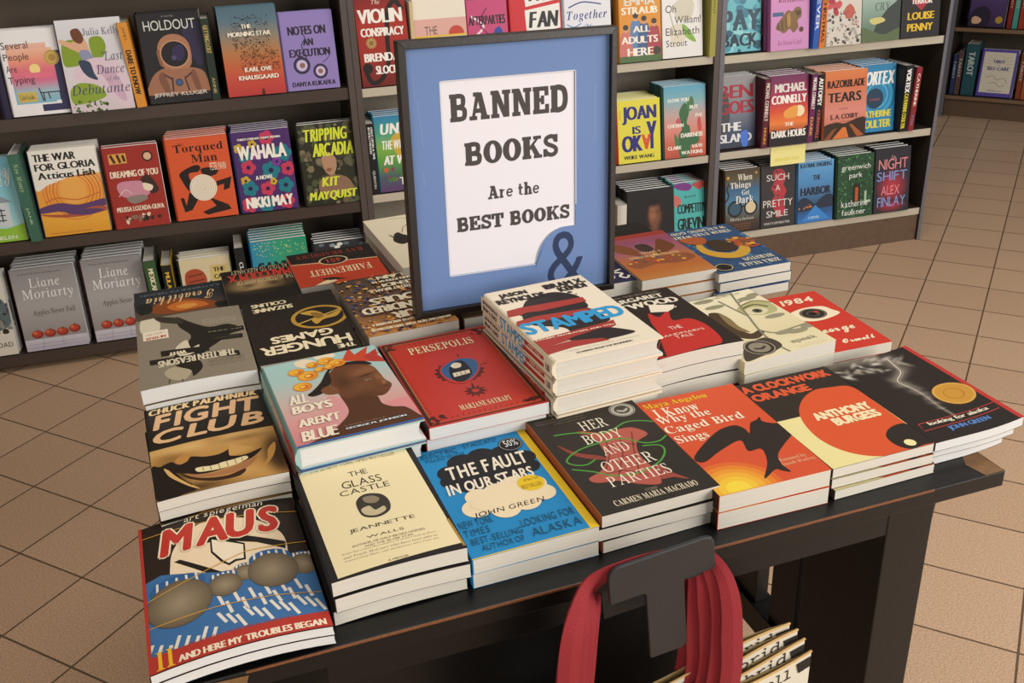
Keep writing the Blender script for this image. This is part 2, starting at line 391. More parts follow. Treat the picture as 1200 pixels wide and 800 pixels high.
# ------------------------------------------------------------------ books (origin at the middle of the back cover, z up through the thickness, y towards the top of the page)
EPS = 2.5e-5
def book_meshes(name, art, t, spine='333', back='333', hard=False, spine_art=None, pages='pages', finish='gloss', bend=None):
    w, h = art.w, art.h; mb = MB(); ct = .0022 if hard else .0005; ov = .003 if hard else 0; r = .004 if hard else .0012
    def arc(cx, cz, R, a0, a1, n=4): return [(cx+R*math.cos(math.radians(a0+(a1-a0)*i/n)), cz+R*math.sin(math.radians(a0+(a1-a0)*i/n))) for i in range(n+1)]
    bul = .0035 if hard else 0
    NC = 10 if bend else 1; xl = -w/2+r*.3
    if bend:                                            # the curl runs in straight strips so ink and paper stay together
        _b = bend[0]
        def _pl(X, Y):
            f = max(0, min(9.999, (X-xl)/(w/2-xl)*10)); k = int(f); a, b = (_b(xl+(w/2-xl)*q/10, Y) for q in (k, k+1)); return a+(b-a)*(f-k)
        bend = (_pl,)
    def seg(xa, xb, z): return [(xa+(xb-xa)*i/NC, z) for i in range(1, NC)]
    mid = [(-w/2-bul*math.sin(math.pi*q), t-(t)*q) for q in (.3, .5, .7)] if hard else []
    outer = [(w/2, t)]+seg(w/2, xl, t)+arc(-w/2+r, t-r, r, 90, 180)+mid+arc(-w/2+r, r, r, 180, 270)+seg(xl, w/2, 0)+[(w/2, 0)]
    inner = [(w/2, ct)]+seg(w/2, xl, ct)+[(-w/2+ct+.0004, ct), (-w/2+ct+.0004, t-ct)]+seg(xl, w/2, t-ct)+[(w/2, t-ct)]
    loop = outer+inner; cf, cs, cb = lin(art.bg), lin(spine), lin(back); no = len(outer)
    cols = [cf]*NC+[cs]*(no-1-2*NC)+[cb]*NC+[cb]+[lin('eee')]*(len(inner)-1)+[cf]
    mb.prism(loop, 'y', -h/2, h/2, cols)
    x0 = -w/2
    art.emit(mb, lambda x, y, L: (x0+r*.3+x*(w-r*.3), h/2-y*h, t+EPS*(L+1)), 10 if bend else 0)
    if spine_art:
        spine_art.emit(mb, lambda x, y, L: (x0-bul-EPS*(L+2)-.00005, h/2-x*h, t-.0015-y*(t-.003)))
        if hard: mb.face([(x0-bul-EPS, h/2, .0015), (x0-bul-EPS, -h/2, .0015), (x0-bul-EPS, -h/2, t-.0015), (x0-bul-EPS, h/2, t-.0015)], cs)
    cover = mb.mesh(name+'_cover', [M[finish]], bend=bend)
    pb = MB(); n = 5
    fx = w/2-ov-.0006
    if hard:
        fore = [(fx-.0035*math.sin(math.pi*i/n), ct+(t-2*ct)*i/n) for i in range(n+1)]
        pb.prism([(-w/2+ct+.001, t-ct-.0001), (-w/2+ct+.001, ct+.0001)]+fore, 'y', -h/2+ov, h/2-ov)
    else: pb.prism([(-w/2+ct+.0006, ct)]+seg(xl, w/2, ct)+[(fx, ct), (fx, t-ct)]+seg(w/2, xl, t-ct)+[(-w/2+ct+.0006, t-ct)], 'y', -h/2+.0003, h/2-.0003)
    pg = pb.mesh(name+'_pages', [M[pages]], bend=bend, recalc=True)
    return cover, pg
def place_book(name, meshes, label, mw, group=None, cat='book'):
    o = bpy.data.objects.new(name, None); COL.objects.link(o); o.empty_display_size = .02
    o.matrix_world = mw; tag(o, label, cat, group)
    link('cover', meshes[0], o); link('page_block', meshes[1], o)
    return o


# ------------------------------------------------------------------ the room
def floor_mat():
    m = mat('floor_tile', 'b4977c', .5); nt = m.node_tree; b = nt.nodes['Principled BSDF']; N = nt.nodes.new; Lk = nt.links.new
    tc = N('ShaderNodeTexCoord'); mp = N('ShaderNodeMapping'); mp.vector_type = 'TEXTURE'
    mp.inputs['Location'].default_value = (-1.391, 2.722, 0); mp.inputs['Rotation'].default_value = (0, 0, math.radians(90-28.75))
    br = N('ShaderNodeTexBrick'); br.offset = 0; br.inputs['Scale'].default_value = 1
    br.inputs['Brick Width'].default_value = .204; br.inputs['Row Height'].default_value = .204; br.inputs['Mortar Size'].default_value = .0026; br.inputs['Mortar Smooth'].default_value = .25
    br.inputs['Color1'].default_value = (*lin('bc9d80'), 1); br.inputs['Color2'].default_value = (*lin('b6967a'), 1); br.inputs['Mortar'].default_value = (*lin('5e4a34'), 1); br.inputs['Bias'].default_value = 0
    n = N('ShaderNodeTexNoise'); n.inputs['Scale'].default_value = 330; n.inputs['Detail'].default_value = 2
    rp = N('ShaderNodeValToRGB'); rp.color_ramp.elements[0].position = .36; rp.color_ramp.elements[0].color = (.66, .62, .58, 1); rp.color_ramp.elements[1].position = .6; rp.color_ramp.elements[1].color = (1.08, 1.08, 1.08, 1)
    mx = N('ShaderNodeMix'); mx.data_type = 'RGBA'; mx.blend_type = 'MULTIPLY'; mx.inputs['Factor'].default_value = 1
    Lk(tc.outputs['Object'], mp.inputs[0]); Lk(mp.outputs[0], br.inputs['Vector']); Lk(tc.outputs['Object'], n.inputs['Vector']); Lk(n.outputs['Fac'], rp.inputs[0])
    Lk(br.outputs['Color'], mx.inputs['A']); Lk(rp.outputs['Color'], mx.inputs['B']); Lk(mx.outputs['Result'], b.inputs['Base Color'])
    bp = N('ShaderNodeBump'); bp.invert = True; bp.inputs['Strength'].default_value = .6; bp.inputs['Distance'].default_value = .002
    Lk(br.outputs['Fac'], bp.inputs['Height']); Lk(bp.outputs['Normal'], b.inputs['Normal'])
    return m
q = MB(); q.box(-5.5, -2.5, -.06, 5.5, 9, 0)
tag(q.obj('floor', floor_mat()), 'beige speckled square floor tiles with dark grout', 'floor', kind='structure')
WO = (1.5865, 3.6531, 0); WR = math.atan2(.25545, .96682)
MWALL = Matrix.Translation(WO) @ Matrix.Rotation(WR, 4, 'Z')        # local x along the bookcases, y into the wall
M['wall'] = mat('wall_paint', '6e6254', .8, .05, 80, vary=.05)
q = MB(); q.box(-4.6, .34, 0, .1, .42, 2.9)
o = q.obj('wall_back', M['wall']); o.matrix_world = MWALL; tag(o, 'dull brown wall behind the bookcases', 'wall', kind='structure')

q = MB(); q.box(-4.68, -3.6, 0, -4.6, .42, 2.9)
o = q.obj('wall_left', M['wall']); o.matrix_world = MWALL; tag(o, 'dull brown side wall left of the bookcases', 'wall', kind='structure')

def bookcase(label, x0, x1, shelves, edge, kick_in, kick_z, hgt=2.05, mw=MWALL, depth=.30, tx0=.022, tx1=.022, th=.027, post=None, back='case_back'):
    t = bpy.data.objects.new('bookcase', None); COL.objects.link(t)
    t.matrix_world = mw @ Matrix.Translation((x0, 0, 0)); w = x1-x0
    tag(t, label, 'bookcase', 'dark wooden bookcases')
    for a, b in ((0, tx0), (w-tx1, w)):
        q = MB(); q.box(a, -.006, 0, b, depth+.01, hgt); q.obj('side_panel', M['wood'], t, .002)
        q = MB(); q.box(a+.0005, -.0072, 0, b-.0005, -.0062, hgt); q.obj('panel_edging', M[post or 'panel_edge'], t)
    q = MB(); q.box(tx0, depth, .02, w-tx1, depth+.012, hgt-.02); q.obj('back_panel', M[back], t)
    for z in shelves:
        q = MB(); q.box(tx0+.0005, .0012, z-th, w-tx1-.0005, depth-.001, z); s = q.obj('shelf', M['wood'], t, .0015)
        q = MB(); q.box(tx0+.0005, 0, z-th+.0005, w-tx1-.0005, .0011, z-.0005); q.obj('shelf_edging', edge, s)
    q = MB(); q.box(tx0, .004+kick_in, 0, w-tx1, .024+kick_in, kick_z); q.obj('kick_board', M['kick'], t)
    q = MB(); q.box(tx0, 0, hgt-.03, w-tx1, depth, hgt); q.obj('top_panel', M['wood'], t)
    return t
M['panel_edge'] = mat('panel_edging_strip', '5c5a62', .4, .05, 100, vary=.1)
M['post_dark'] = mat('dark_post_edging', '453b38', .42, .05, 100, vary=.15)
M['kick'] = mat('scuffed_kick_board', '55402f', .5, .15, 70, vary=.3)
LZ, CZ, RZ = (.057, .418, .778), (.12, .432, .770), (.130, .435, .765)
bookcase('long dark bookcase on the left with the grey apple covers on its bottom shelf', -3.62, -2.103, LZ+(1.15, 1.5), M['case_edge_dark'], .06, .03, th=.036, tx1=.02, post='post_dark')
bookcase('middle dark bookcase standing partly hidden behind the framed banned books sign', -2.1025, -.886, CZ+(1.13, 1.48), M['case_edge'], .0, .093, th=.027, tx0=.02, tx1=.02, post='post_dark', back='case_back_lit')
bookcase('dark bookcase with grey shelf edges and a yellow tag, ending at the open aisle', -.8855, 0, RZ+(1.12, 1.48), M['case_edge'], .0, .103, th=.027, tx0=.018, tx1=.014, back='case_back_lit')
MFAR = Matrix.Translation((2.4357, 5.5346, 0)) @ Matrix.Rotation(math.atan2(-.551, .835), 4, 'Z')
M['case_far'] = mat('worn_brown_edging', '6b5138', .5, .1, 120, vary=.3)
bookcase('far bookcase across the aisle holding the purple tarot books', -.045, 1.2, (.117, .476, .84, 1.2), M['case_far'], .02, .09, mw=MFAR, tx0=.045, th=.02)
q = MB(); q.box(-1.0, .33, 0, 4.2, .4, 2.9)
o = q.obj('wall_right', M['wall']); o.matrix_world = MFAR; tag(o, 'dim wall behind the far bookcase', 'wall', kind='structure')
# yellow shelf tag
q = MB(); q.prism([(0, 0), (-.0012, -.022), (-.006, -.066), (-.0052, -.0662), (-.0002, -.022), (.0008, 0)], 'x', 0, .137, lin('efe79a'))
for i in range(3): q.face([(.02+i*.033, -.0012-.0033-EPS*3, -.04), (.046+i*.033, -.0012-.0033-EPS*3, -.04), (.046+i*.033, -.0012-.0043-EPS*3, -.05), (.02+i*.033, -.0012-.0043-EPS*3, -.05)], lin('e6dc7a'))
o = q.obj('shelf_tag', M['matte']); o.matrix_world = MWALL @ Matrix.Translation((-.668, -.0022, RZ[1]-.003))
tag(o, 'pale yellow paper tag hanging from the grey shelf edge', 'tag')

# ------------------------------------------------------------------ the display table
TR = math.radians(90-71.7); TZ = .74
MT = Matrix.Translation((.5618, .9697, TZ)) @ Matrix.Rotation(TR, 4, 'Z')   # origin: front right corner of the top, x right, y away
table = thing('display_table', 'black slat-sided wooden display table covered with stacks of books', 'table'); table.matrix_world = MT
q = MB(); q.box(-.925, 0, -.021, 0, .96, 0); top = q.obj('tabletop', M['black'], table, .0015)
q = MB()
q.face([(-.028, .0004, .0003), (-.002, .0004, .0003), (-.002, .056, .0003), (-.02, .05, .0003), (-.034, .026, .0003)])
tag(q.obj('bare_corner', M['worn'], top), 'bare wood worn through the black finish')
q = MB()
q.face([(-.925, -.0003, -.018), (-.862, -.0003, -.017), (-.858, -.0003, -.005), (-.925, -.0003, -.002)])
tag(q.obj('bare_corner', M['worn'], top), 'bare wood worn through the black finish')
M['edge_wear'] = mat('rubbed_edge', '6d4023', .45, .1, 200, vary=.5)
q = MB(); q.box(-.86, -.0009, -.0022, -.1, .0003, .0003); q.obj('worn_edge', M['edge_wear'], top)
q = MB(); q.box(-.85, .02, -.066, -.14, .04, -.021); q.obj('apron', M['black'], table, .001)
q = MB(); q.box(-.85, .92, -.066, -.14, .94, -.021); q.obj('apron', M['black'], table, .001)
for x in (-.14, -.85):
    for y in (.02, .80):
        q = MB(); q.box(x, y, -TZ, x+.065, y+.14, -.021); q.obj('leg', M['black'], table, .002)
    q = MB(); q.box(x+.012, .16, -.075, x+.05, .80, -.021); q.obj('side_rail', M['black'], table, .001)
    q = MB(); q.box(x+.012, .16, -.43, x+.05, .80, -.385); q.obj('side_rail', M['black'], table, .001)
    for k in range(6):
        y = .192+k*.1
        q = MB(); q.box(x+.018, y, -.385, x+.04, y+.062, -.075); q.obj('slat', M['black'], table, .001)
q = MB(); q.box(-.85, .055, -.50, -.345, .07, -.021); q.obj('front_panel', M['black'], table, .001)
def on_table(x, y, z): return MT @ V((x, y, z))


# ------------------------------------------------------------------ covers of the books on the table
FIN = {
    'maus': (-0.2930, 0.8109, 0.0230, 0.3469, 0.1638, 0.2316),
    'glass': (-0.1501, 0.8716, 0.0540, 0.3472, 0.1355, 0.2040),
    'fault': (-0.0193, 0.9218, 0.0380, 0.3479, 0.1381, 0.2119),
    'herbody': (0.1134, 0.9701, 0.0480, 0.3492, 0.1395, 0.2091),
    'caged': (0.2440, 1.0016, 0.0450, 0.3089, 0.1375, 0.2130),
    'clock': (0.3763, 1.0476, 0.0410, 0.3300, 0.1367, 0.2082),
    'alaska': (0.5025, 1.0908, 0.0400, 0.3316, 0.1268, 0.2067),
    'fight': (-0.3555, 1.0193, 0.0570, 0.3582, 0.1420, 0.2143),
    'thirteen': (-0.4271, 1.2234, 0.0850, 3.4712, 0.1426, 0.2221),
    'terab': (-0.4999, 1.4145, 0.0620, 3.4732, 0.1360, 0.1600),
    'hunger': (-0.2948, 1.2740, 0.0850, 3.4767, 0.1329, 0.2156),
    'malcolm': (-0.3854, 1.4509, 0.0750, 3.4732, 0.1080, 0.1600),
    'fahr': (-0.2760, 1.5113, 0.0800, 3.4732, 0.1389, 0.1500),
    'souls': (-0.1712, 1.3552, 0.0800, 3.5102, 0.1300, 0.2124),
    'bell': (-0.1365, 1.5870, 0.0950, 3.5082, 0.1500, 0.2481),
    'allboys': (-0.2107, 1.0696, 0.0860, 0.3739, 0.1467, 0.2158),
    'persep': (-0.0697, 1.1392, 0.0700, 0.3475, 0.1508, 0.2379),
    'stamped': (0.0739, 1.1817, 0.1250, 0.3825, 0.1465, 0.2269),
    'handmaid': (0.2021, 1.2345, 0.0850, 0.3671, 0.1316, 0.1984),
    'speak': (0.3293, 1.2745, 0.0580, 0.3896, 0.1462, 0.1992),
    '1984': (0.4332, 1.3177, 0.0350, 0.2906, 0.1350, 0.1929),
    'eyes': (0.3627, 1.5945, 0.0500, 3.4573, 0.1324, 0.2058),
    'orange': (0.2391, 1.5639, 0.0550, 3.4487, 0.1313, 0.1970),
    'purple': (0.1165, 1.5465, 0.0500, 3.4470, 0.1300, 0.2000),
}
ARTS = {}
def cover_art(key, bg): 
    A = Art(FIN[key][4], FIN[key][5], bg); ARTS[key] = A; return A
A = cover_art('maus', '2a1e15')
A.b('f3dcbb', '0.174 0.349 0.215 0.227 0.348 0.113 0.544 0.102 0.738 0.173 0.865 0.301 0.876 0.445 0.837 0.555 0.659 0.570 0.416 0.541 0.191 0.471')
A.p('1b1410', '0.339 0.265 0.434 0.219 0.440 0.181 0.486 0.209 0.879 0.375 0.866 0.430 0.703 0.346 0.457 0.269').p('1b1410', '0.198 0.338 0.234 0.332 0.477 0.514 0.420 0.519').p('1b1410', '0.539 0.545 0.765 0.435 0.813 0.487 0.591 0.572')
A.p('1b1410', '0.431 0.230 0.633 0.335 0.618 0.458 0.560 0.455 0.515 0.474 0.474 0.438 0.422 0.348').p('f6e6cc', '0.440 0.251 0.622 0.344 0.607 0.445 0.556 0.439 0.515 0.457 0.486 0.427 0.434 0.342')
A.p('3d6fa6', '-0.016 0.430 0.113 0.401 0.314 0.463 0.477 0.514 0.713 0.492 1.073 0.561 1.017 0.939 -0.003 0.949')
A.ls('e6e0d2', .02, '/'.join('%.2f %.2f %.2f %.2f' % (x, y, x+dx, y+.075) for x, y, dx in [(.03+.05*i, .83+.02*(i % 3), -.03) for i in range(8)]+[(.42+.045*i, .66+.05*(i % 2), .02) for i in range(12)]+[(.4+.05*i, .77+.02*(i % 3), .04) for i in range(12)]))
for x, y, rx, ry in ((.95, .56, .08, .075), (.6, .55, .075, .055), (.47, .6, .1, .075), (.76, .57, .15, .12), (.2, .63, .19, .15)):
    A.e('2f5f98', x, y-ry*.75, rx*.85, ry*.5).ls('e6e0d2', .014, '/'.join('%.3f %.3f %.3f %.3f' % (x+rx*q, y-ry*1.15, x+rx*q*1.05, y-ry*.5) for q in (-.6, -.3, 0, .3, .6)))
    A.e('64563f', x, y, rx, ry).rad('a08f76', '6c5d48', x, y, rx*.97, ry*.97)
A.ls('dca53a', .006, '0.001 0.089 0.543 0.107 1.017 0.151/0.005 0.561 0.321 0.484 0.633 0.399 1.077 0.401/0.005 0.732 0.388 0.730 0.717 0.745 1.021 0.777')
A.to('MAUS', '.13 .085 .87 .275', 'f2e2c4', 'f2e2c4', .026, 'q').to('MAUS', '.13 .085 .87 .275', 'c23428', 'c23428', .014, 'q')
A.t('art spiegelman', '.29 .02 .8 .075', 'f2e6cf', 'o')
A.r('b5352a', 0, .905, 1, 1).r('b5352a', 0, 0, .02, 1)
A.t("A SURVIVOR'S TALE", '0.216 0.895 0.792 0.901', 'c23428', 'b').t('AND HERE MY TROUBLES BEGAN', '0.161 0.948 0.967 0.986', 'f3e3c8', 'b').t('II', '0.041 0.888 0.140 0.992', 'ecb62c', 's')

A = cover_art('glass', '1f1b1b')
A.p('efe0b4', '0.037 0.011 0.946 0.010 0.975 0.954 0.057 0.984')
A.l('a8863e', .02, '0.972 0.741 0.987 0.980', False)
A.t('THE', '0.410 0.133 0.562 0.182', '3c352c').t('GLASS', '0.325 0.215 0.646 0.284', '3c352c').t('CASTLE', '0.286 0.298 0.684 0.348', '3c352c')
A.b('3a342d', '0.386 0.416 0.465 0.373 0.582 0.402 0.623 0.477 0.597 0.561 0.496 0.597 0.395 0.567 0.371 0.494').b('c9bb96', '0.394 0.501 0.462 0.485 0.495 0.531 0.565 0.515 0.568 0.553 0.490 0.578 0.412 0.555').b('8d8068', '0.442 0.401 0.518 0.402 0.560 0.440 0.518 0.471 0.450 0.450')
A.t('JEANNETTE', '0.246 0.645 0.749 0.684', '3c352c').t('WALLS', '0.351 0.730 0.632 0.750', '3c352c')
A.t('AUTHOR OF HALF BROKE HORSES', '0.226 0.773 0.775 0.790', '7d735c').t('AND THE SILVER STAR', '0.312 0.798 0.679 0.812', '7d735c')
for i in range(3): A.t(['Walls has joined the company of writers such as Mary', 'and Frank McCourt who have been able to', 'transform their sad memories into fine art'][i], '.14 %.3f .84 %.3f' % (.815+i*.028, .832+i*.028), '8d8269', 'i')
A.t('A MEMOIR', '0.427 0.949 0.579 0.964', '6d6350').t('THE #1 NEW YORK TIMES BESTSELLER', '0.124 0.020 0.842 0.059', 'a2946f')

A = cover_art('fault', '1c88c6')
A.r('e9c320', .93, 0, 1, 1).r('e9c320', 0, .992, 1, 1)
for x, y, r in ((.2, .26, .11), (.34, .19, .13), (.52, .175, .13), (.7, .2, .13), (.84, .27, .1), (.82, .36, .1), (.66, .4, .12), (.48, .42, .12), (.3, .4, .12), (.18, .34, .1)): A.e('1b1b20', x, y, r)
A.b('1b1b20', '.2 .26 .4 .19 .7 .2 .84 .28 .8 .37 .5 .42 .25 .39')
for x, y, r in ((.24, .62, .12), (.3, .53, .11), (.46, .52, .11), (.62, .5, .12), (.76, .53, .11), (.78, .62, .11), (.62, .66, .12), (.44, .68, .12)): A.e('efdcb8', x, y, r)
A.b('efdcb8', '.2 .6 .35 .52 .7 .5 .8 .58 .72 .65 .4 .68')
A.to('THE FAULT', '0.176 0.211 0.863 0.330', 'f1e6d2', 'f1e6d2', .004, 'o').to('IN OUR STARS', '0.092 0.371 0.825 0.464', 'f1e6d2', 'f1e6d2', .004, 'o')
A.t('JOHN GREEN', '0.177 0.658 0.764 0.709', '23211f', 'o')
A.e('e9c320', *nums('0.746 0.520')[0], .11).t('#1 New York', '0.702 0.472 0.831 0.501', '6b5a10').t('BESTSELLER', '0.654 0.527 0.823 0.560', '6b5a10')
A.e('17171a', *nums('0.804 0.122')[0], .105).ring('8d8f90', *nums('0.804 0.122')[0], .098, .008).t('50%', '0.752 0.077 0.870 0.142', 'e8e8e8')
for t_, b_ in (('ELECTRIC', '.04 .03 .36 .075'), ('FILLED WITH', '.06 .085 .4 .12'), ('STACCATO', '.42 .02 .72 .06'), ('NEW YORK', '.03 .70 .30 .76'), ('TIMES', '.04 .775 .24 .83'), ('BEST-SELLING', '.05 .85 .46 .90'), ('AUTHOR OF', '.1 .915 .44 .96'), ('LOOKING FOR', '.47 .80 .90 .86'), ('ALASKA', '.5 .885 .9 .95')): A.t(t_, b_, '17506f', 'o')

A = cover_art('herbody', '2b251f')
T6 = '@600,400:'
A.b('8d3d32', '0.092 0.305 0.192 0.417 0.357 0.507 0.349 0.544 0.170 0.450').b('9a463a', '0.708 0.694 0.748 0.785 0.831 0.886 0.738 0.841 0.622 0.824 0.604 0.730').b('7d352b', '0.321 0.228 0.380 0.228 0.461 0.309 0.481 0.389 0.411 0.323')
A.b('b2584b', '0.360 0.227 0.515 0.287 0.632 0.290 0.781 0.305 0.857 0.400 0.711 0.459 0.644 0.583 0.649 0.721 0.609 0.862 0.454 0.826 0.324 0.755 0.162 0.728 0.127 0.674 0.270 0.629 0.381 0.526 0.419 0.395 0.412 0.294')
A.ls('7a3429', .012, '0.509 0.323 0.441 0.497 0.300 0.638/0.637 0.337 0.534 0.526 0.351 0.720/0.749 0.346 0.642 0.511 0.515 0.748/0.400 0.578 0.551 0.554 0.600 0.639/0.468 0.434 0.608 0.428 0.688 0.477/0.258 0.670 0.422 0.675 0.575 0.766')
A.ls('4f9a3c', .016, '0.130 0.207 0.319 0.230 0.476 0.288 0.619 0.281 0.771 0.239 0.899 0.258 0.990 0.297/0.290 0.522 0.195 0.550 0.100 0.526 0.073 0.469 0.222 0.402 0.449 0.379 0.635 0.392 0.764 0.480 0.890 0.495 0.984 0.459/0.058 0.561 0.198 0.625 0.326 0.704 0.529 0.730 0.739 0.681 0.855 0.600 0.858 0.534 0.726 0.503', True)
for t_, b_ in (('HER', '300 380 455 390'), ('BODY', '316 443 528 440'), ('AND', '400 493 560 503'), ('OTHER', '402 568 683 553'), ('PARTIES', '432 637 755 608')): pass
A.t('HER', '0.386 0.132 0.626 0.231', 'efe6d2', 'u').t('BODY', '0.321 0.273 0.667 0.372', 'efe6d2', 'u').t('AND', '0.385 0.416 0.622 0.512', 'efe6d2', 'u').t('OTHER', '0.284 0.561 0.738 0.665', 'efe6d2', 'u').t('PARTIES', '0.239 0.702 0.766 0.797', 'efe6d2', 'u')
A.t('STORIES', '0.452 0.875 0.552 0.898', '8f8672').t('CARMEN MARIA MACHADO', '0.156 0.905 0.860 0.955', 'e3d6bb', 's')
_x, _y = nums('0.843 0.103')[0]
A.e('b4b0a6', _x, _y, .115).ring('57524a', _x, _y, .108, .008).e('45403a', _x, _y, .07).p('b4b0a6', (_x-.05, _y-.01, _x, _y+.01, _x+.05, _y-.01, _x+.05, _y+.012, _x, _y+.032, _x-.05, _y+.012))
A.t('In these formally brilliant and emotionally charged tales,', '.06 .035 .52 .05', '8a8070').t('Machado gives literal shape to memory and hunger', '.06 .062 .5 .077', '8a8070').t('and desire. I could not put it down', '.2 .089 .5 .104', '8a8070')

A = cover_art('caged', 'd5532e')
for c, r in (('de6a2c', .37), ('e4842c', .32), ('e99a30', .27), ('edb035', .22), ('f0c23a', .16), ('f4d643', .1)): A.e(c, *nums('0.194 0.974')[0], r)
A.b('2b211b', '0.088 0.632 0.422 0.462 0.624 0.426 0.689 0.476 0.691 0.534 0.782 0.443 0.863 0.422 0.911 0.401 0.895 0.448 0.976 0.494 1.135 0.503 1.042 0.611 0.877 0.694 0.729 0.778 0.680 0.861 0.688 0.942 0.632 0.917 0.589 0.895 0.442 0.948 0.588 0.822 0.653 0.697 0.535 0.689 0.561 0.579 0.324 0.633 0.121 0.700', 4)
A.t('Maya Angelou', '0.052 0.034 0.674 0.103', 'e9c322', 's')
A.t('I Know', '0.091 0.108 0.508 0.204', 'f2e4cc', 's').t('Why the', '0.056 0.203 0.558 0.294', 'f2e4cc', 's').t('Caged Bird', '0.050 0.303 0.794 0.400', 'f2e4cc', 's').t('Sings', '0.064 0.414 0.360 0.507', 'f2e4cc', 's')
A.t('Foreword by', '0.694 0.812 0.925 0.855', 'f0d2a8', 'u').t('Oprah Winfrey', '0.679 0.856 0.976 0.890', 'f0d2a8', 'u')

A = cover_art('clock', '2f261e')
_y = nums('0.037 0.470')[0][1]
A.r('ebdf9f', 0, _y, 1, 1)
A.b('d8572c', '0.253 0.457 0.413 0.321 0.618 0.241 0.802 0.246 0.984 0.294 0.998 0.527 0.995 0.776 1.008 0.996 0.724 1.022 0.474 0.997 0.292 0.915 0.191 0.787 0.178 0.635')
A.b('2b221c', '0.709 0.837 0.831 0.772 0.981 0.764 1.014 0.850 1.018 0.983 0.906 0.991 0.757 0.996 0.690 0.929').e('f0e6aa', *nums('0.823 0.943')[0], .05)
A.to('A CLOCKWORK', '.03 .04 .95 .115', 'dd5a33', 'dd5a33', .009).to('ORANGE', '.04 .15 .62 .225', 'dd5a33', 'dd5a33', .009)
A.to('ANTHONY', '.345 .475 .915 .548', 'f3e4b8', 'f3e4b8', .008).to('BURGESS', '.453 .566 .905 .638', 'f3e4b8', 'f3e4b8', .008)

A = cover_art('alaska', '2a221d')
A.r('c53a33', .955, 0, 1, 1)
random.seed(3)
_bl = []
_pt = nums('0.076 0.006 0.210 0.004 0.323 0.019 0.437 0.034 0.551 0.050 0.659 0.070 0.678 0.118 0.654 0.176 0.626 0.248 0.525 0.298 0.452 0.339 0.456 0.386 0.498 0.421 0.495 0.471 0.507 0.518 0.499 0.579 0.489 0.641 0.482 0.708 0.475 0.774 0.481 0.830')
for i, (x, y) in enumerate(_pt):
    f = i/len(_pt)
    _bl.append((x, y, .13-.1*f, .05-.042*f, random.uniform(-1, 1), '8a8074' if f < .4 else 'a89e92', .5))
for i in range(46):
    x, y = random.uniform(.03, .8), random.uniform(.02, .2); _bl.append((x, y, random.uniform(.02, .07), random.uniform(.005, .014), random.uniform(-1.2, 1.2), random.choice(['d9d0c4', 'b8ada0', '3a312b', 'efe8de', '5a5048']), .75))
A.soft(0, 0, .95, .72, 38, 52, '2a221d', _bl)
for d, c, w_ in ((0, 'd9d0c2', .014), (.02, '9c9082', .01), (-.02, '8a7e70', .009)):
    A.l(c, w_, [p + (d if i % 2 == 0 else d*.4) for i, p in enumerate([float(k) for k in '0.673 0.080 0.650 0.159 0.614 0.251 0.463 0.333 0.469 0.404 0.495 0.471 0.501 0.559 0.483 0.681 0.492 0.779 0.494 0.846'.split()])], True, .004)
A.e('cf973a', *nums('0.769 0.604')[0], .2).ring('e0b258', *nums('0.769 0.604')[0], .19, .012).ring('b98430', *nums('0.769 0.604')[0], .1, .014)
A.ls('b8403a', .012, '0.078 0.802 0.948 0.797 0.921 0.860 0.048 0.876 0.078 0.802')
A.t('looking for alaska', '0.167 0.805 0.838 0.849', 'e9dfca', 'b').t('JOHN GREEN', '0.285 0.883 0.746 0.935', '5a82c4', 'b')

A = cover_art('fight', '1b140e')
_y = nums('0.003 0.488')[0][1]
A.soft(0, _y, 1, 1, 40, 34, 'c49450', [(.45, _y+.05, .6, .06, 0, 'e6bd78', .9), (.5, _y+.03, .1, .07, 0, 'b07c3c', .6), (.16, _y+.12, .16, .05, .3, '8a5a26', .7), (.75, _y+.07, .2, .03, 0, '7a4e20', .7), (.55, _y+.42, .3, .05, 0, 'dcae68', .8), (.97, _y+.3, .12, .22, 0, '2a190b', .95, 4), (.06, _y+.36, .2, .2, .3, '1d1209', .95, 4), (.3, _y+.47, .3, .06, .1, '3a230e', .9)])
A.b('1d1209', '-0.001 0.671 0.058 0.671 0.144 0.706 0.185 0.798 0.248 0.898 0.300 0.975 0.235 0.991 0.006 0.983')
A.b('20130a', '0.062 0.685 0.151 0.651 0.198 0.691 0.280 0.665 0.316 0.647 0.411 0.679 0.516 0.686 0.588 0.663 0.614 0.656 0.598 0.719 0.666 0.744 0.748 0.739 0.857 0.709 0.787 0.777 0.706 0.811 0.595 0.831 0.461 0.850 0.346 0.842 0.235 0.802 0.139 0.747')
A.b('d2a45e', '0.624 0.604 0.689 0.634 0.788 0.684 0.726 0.717 0.643 0.725 0.596 0.718').b('c08a48', '0.184 0.646 0.238 0.611 0.292 0.605 0.286 0.670 0.236 0.699 0.198 0.691')
A.b('ad774c', '0.242 0.803 0.345 0.846 0.472 0.860 0.607 0.841 0.718 0.815 0.808 0.784 0.704 0.879 0.561 0.905 0.403 0.888 0.298 0.856').b('3a210f', '0.205 0.789 0.298 0.859 0.413 0.901 0.553 0.916 0.689 0.888 0.638 0.943 0.482 0.946 0.354 0.910 0.260 0.858')
A.b('efdfae', '0.322 0.779 0.369 0.775 0.420 0.784 0.485 0.786 0.526 0.777 0.587 0.774 0.641 0.769 0.716 0.763 0.726 0.792 0.643 0.824 0.535 0.837 0.437 0.835 0.339 0.818')
A.ls('7a5c2c', .006, '0.378 0.782 0.380 0.818/0.435 0.785 0.439 0.829/0.499 0.783 0.503 0.834/0.563 0.778 0.567 0.829/0.627 0.772 0.632 0.821/0.681 0.770 0.685 0.808')
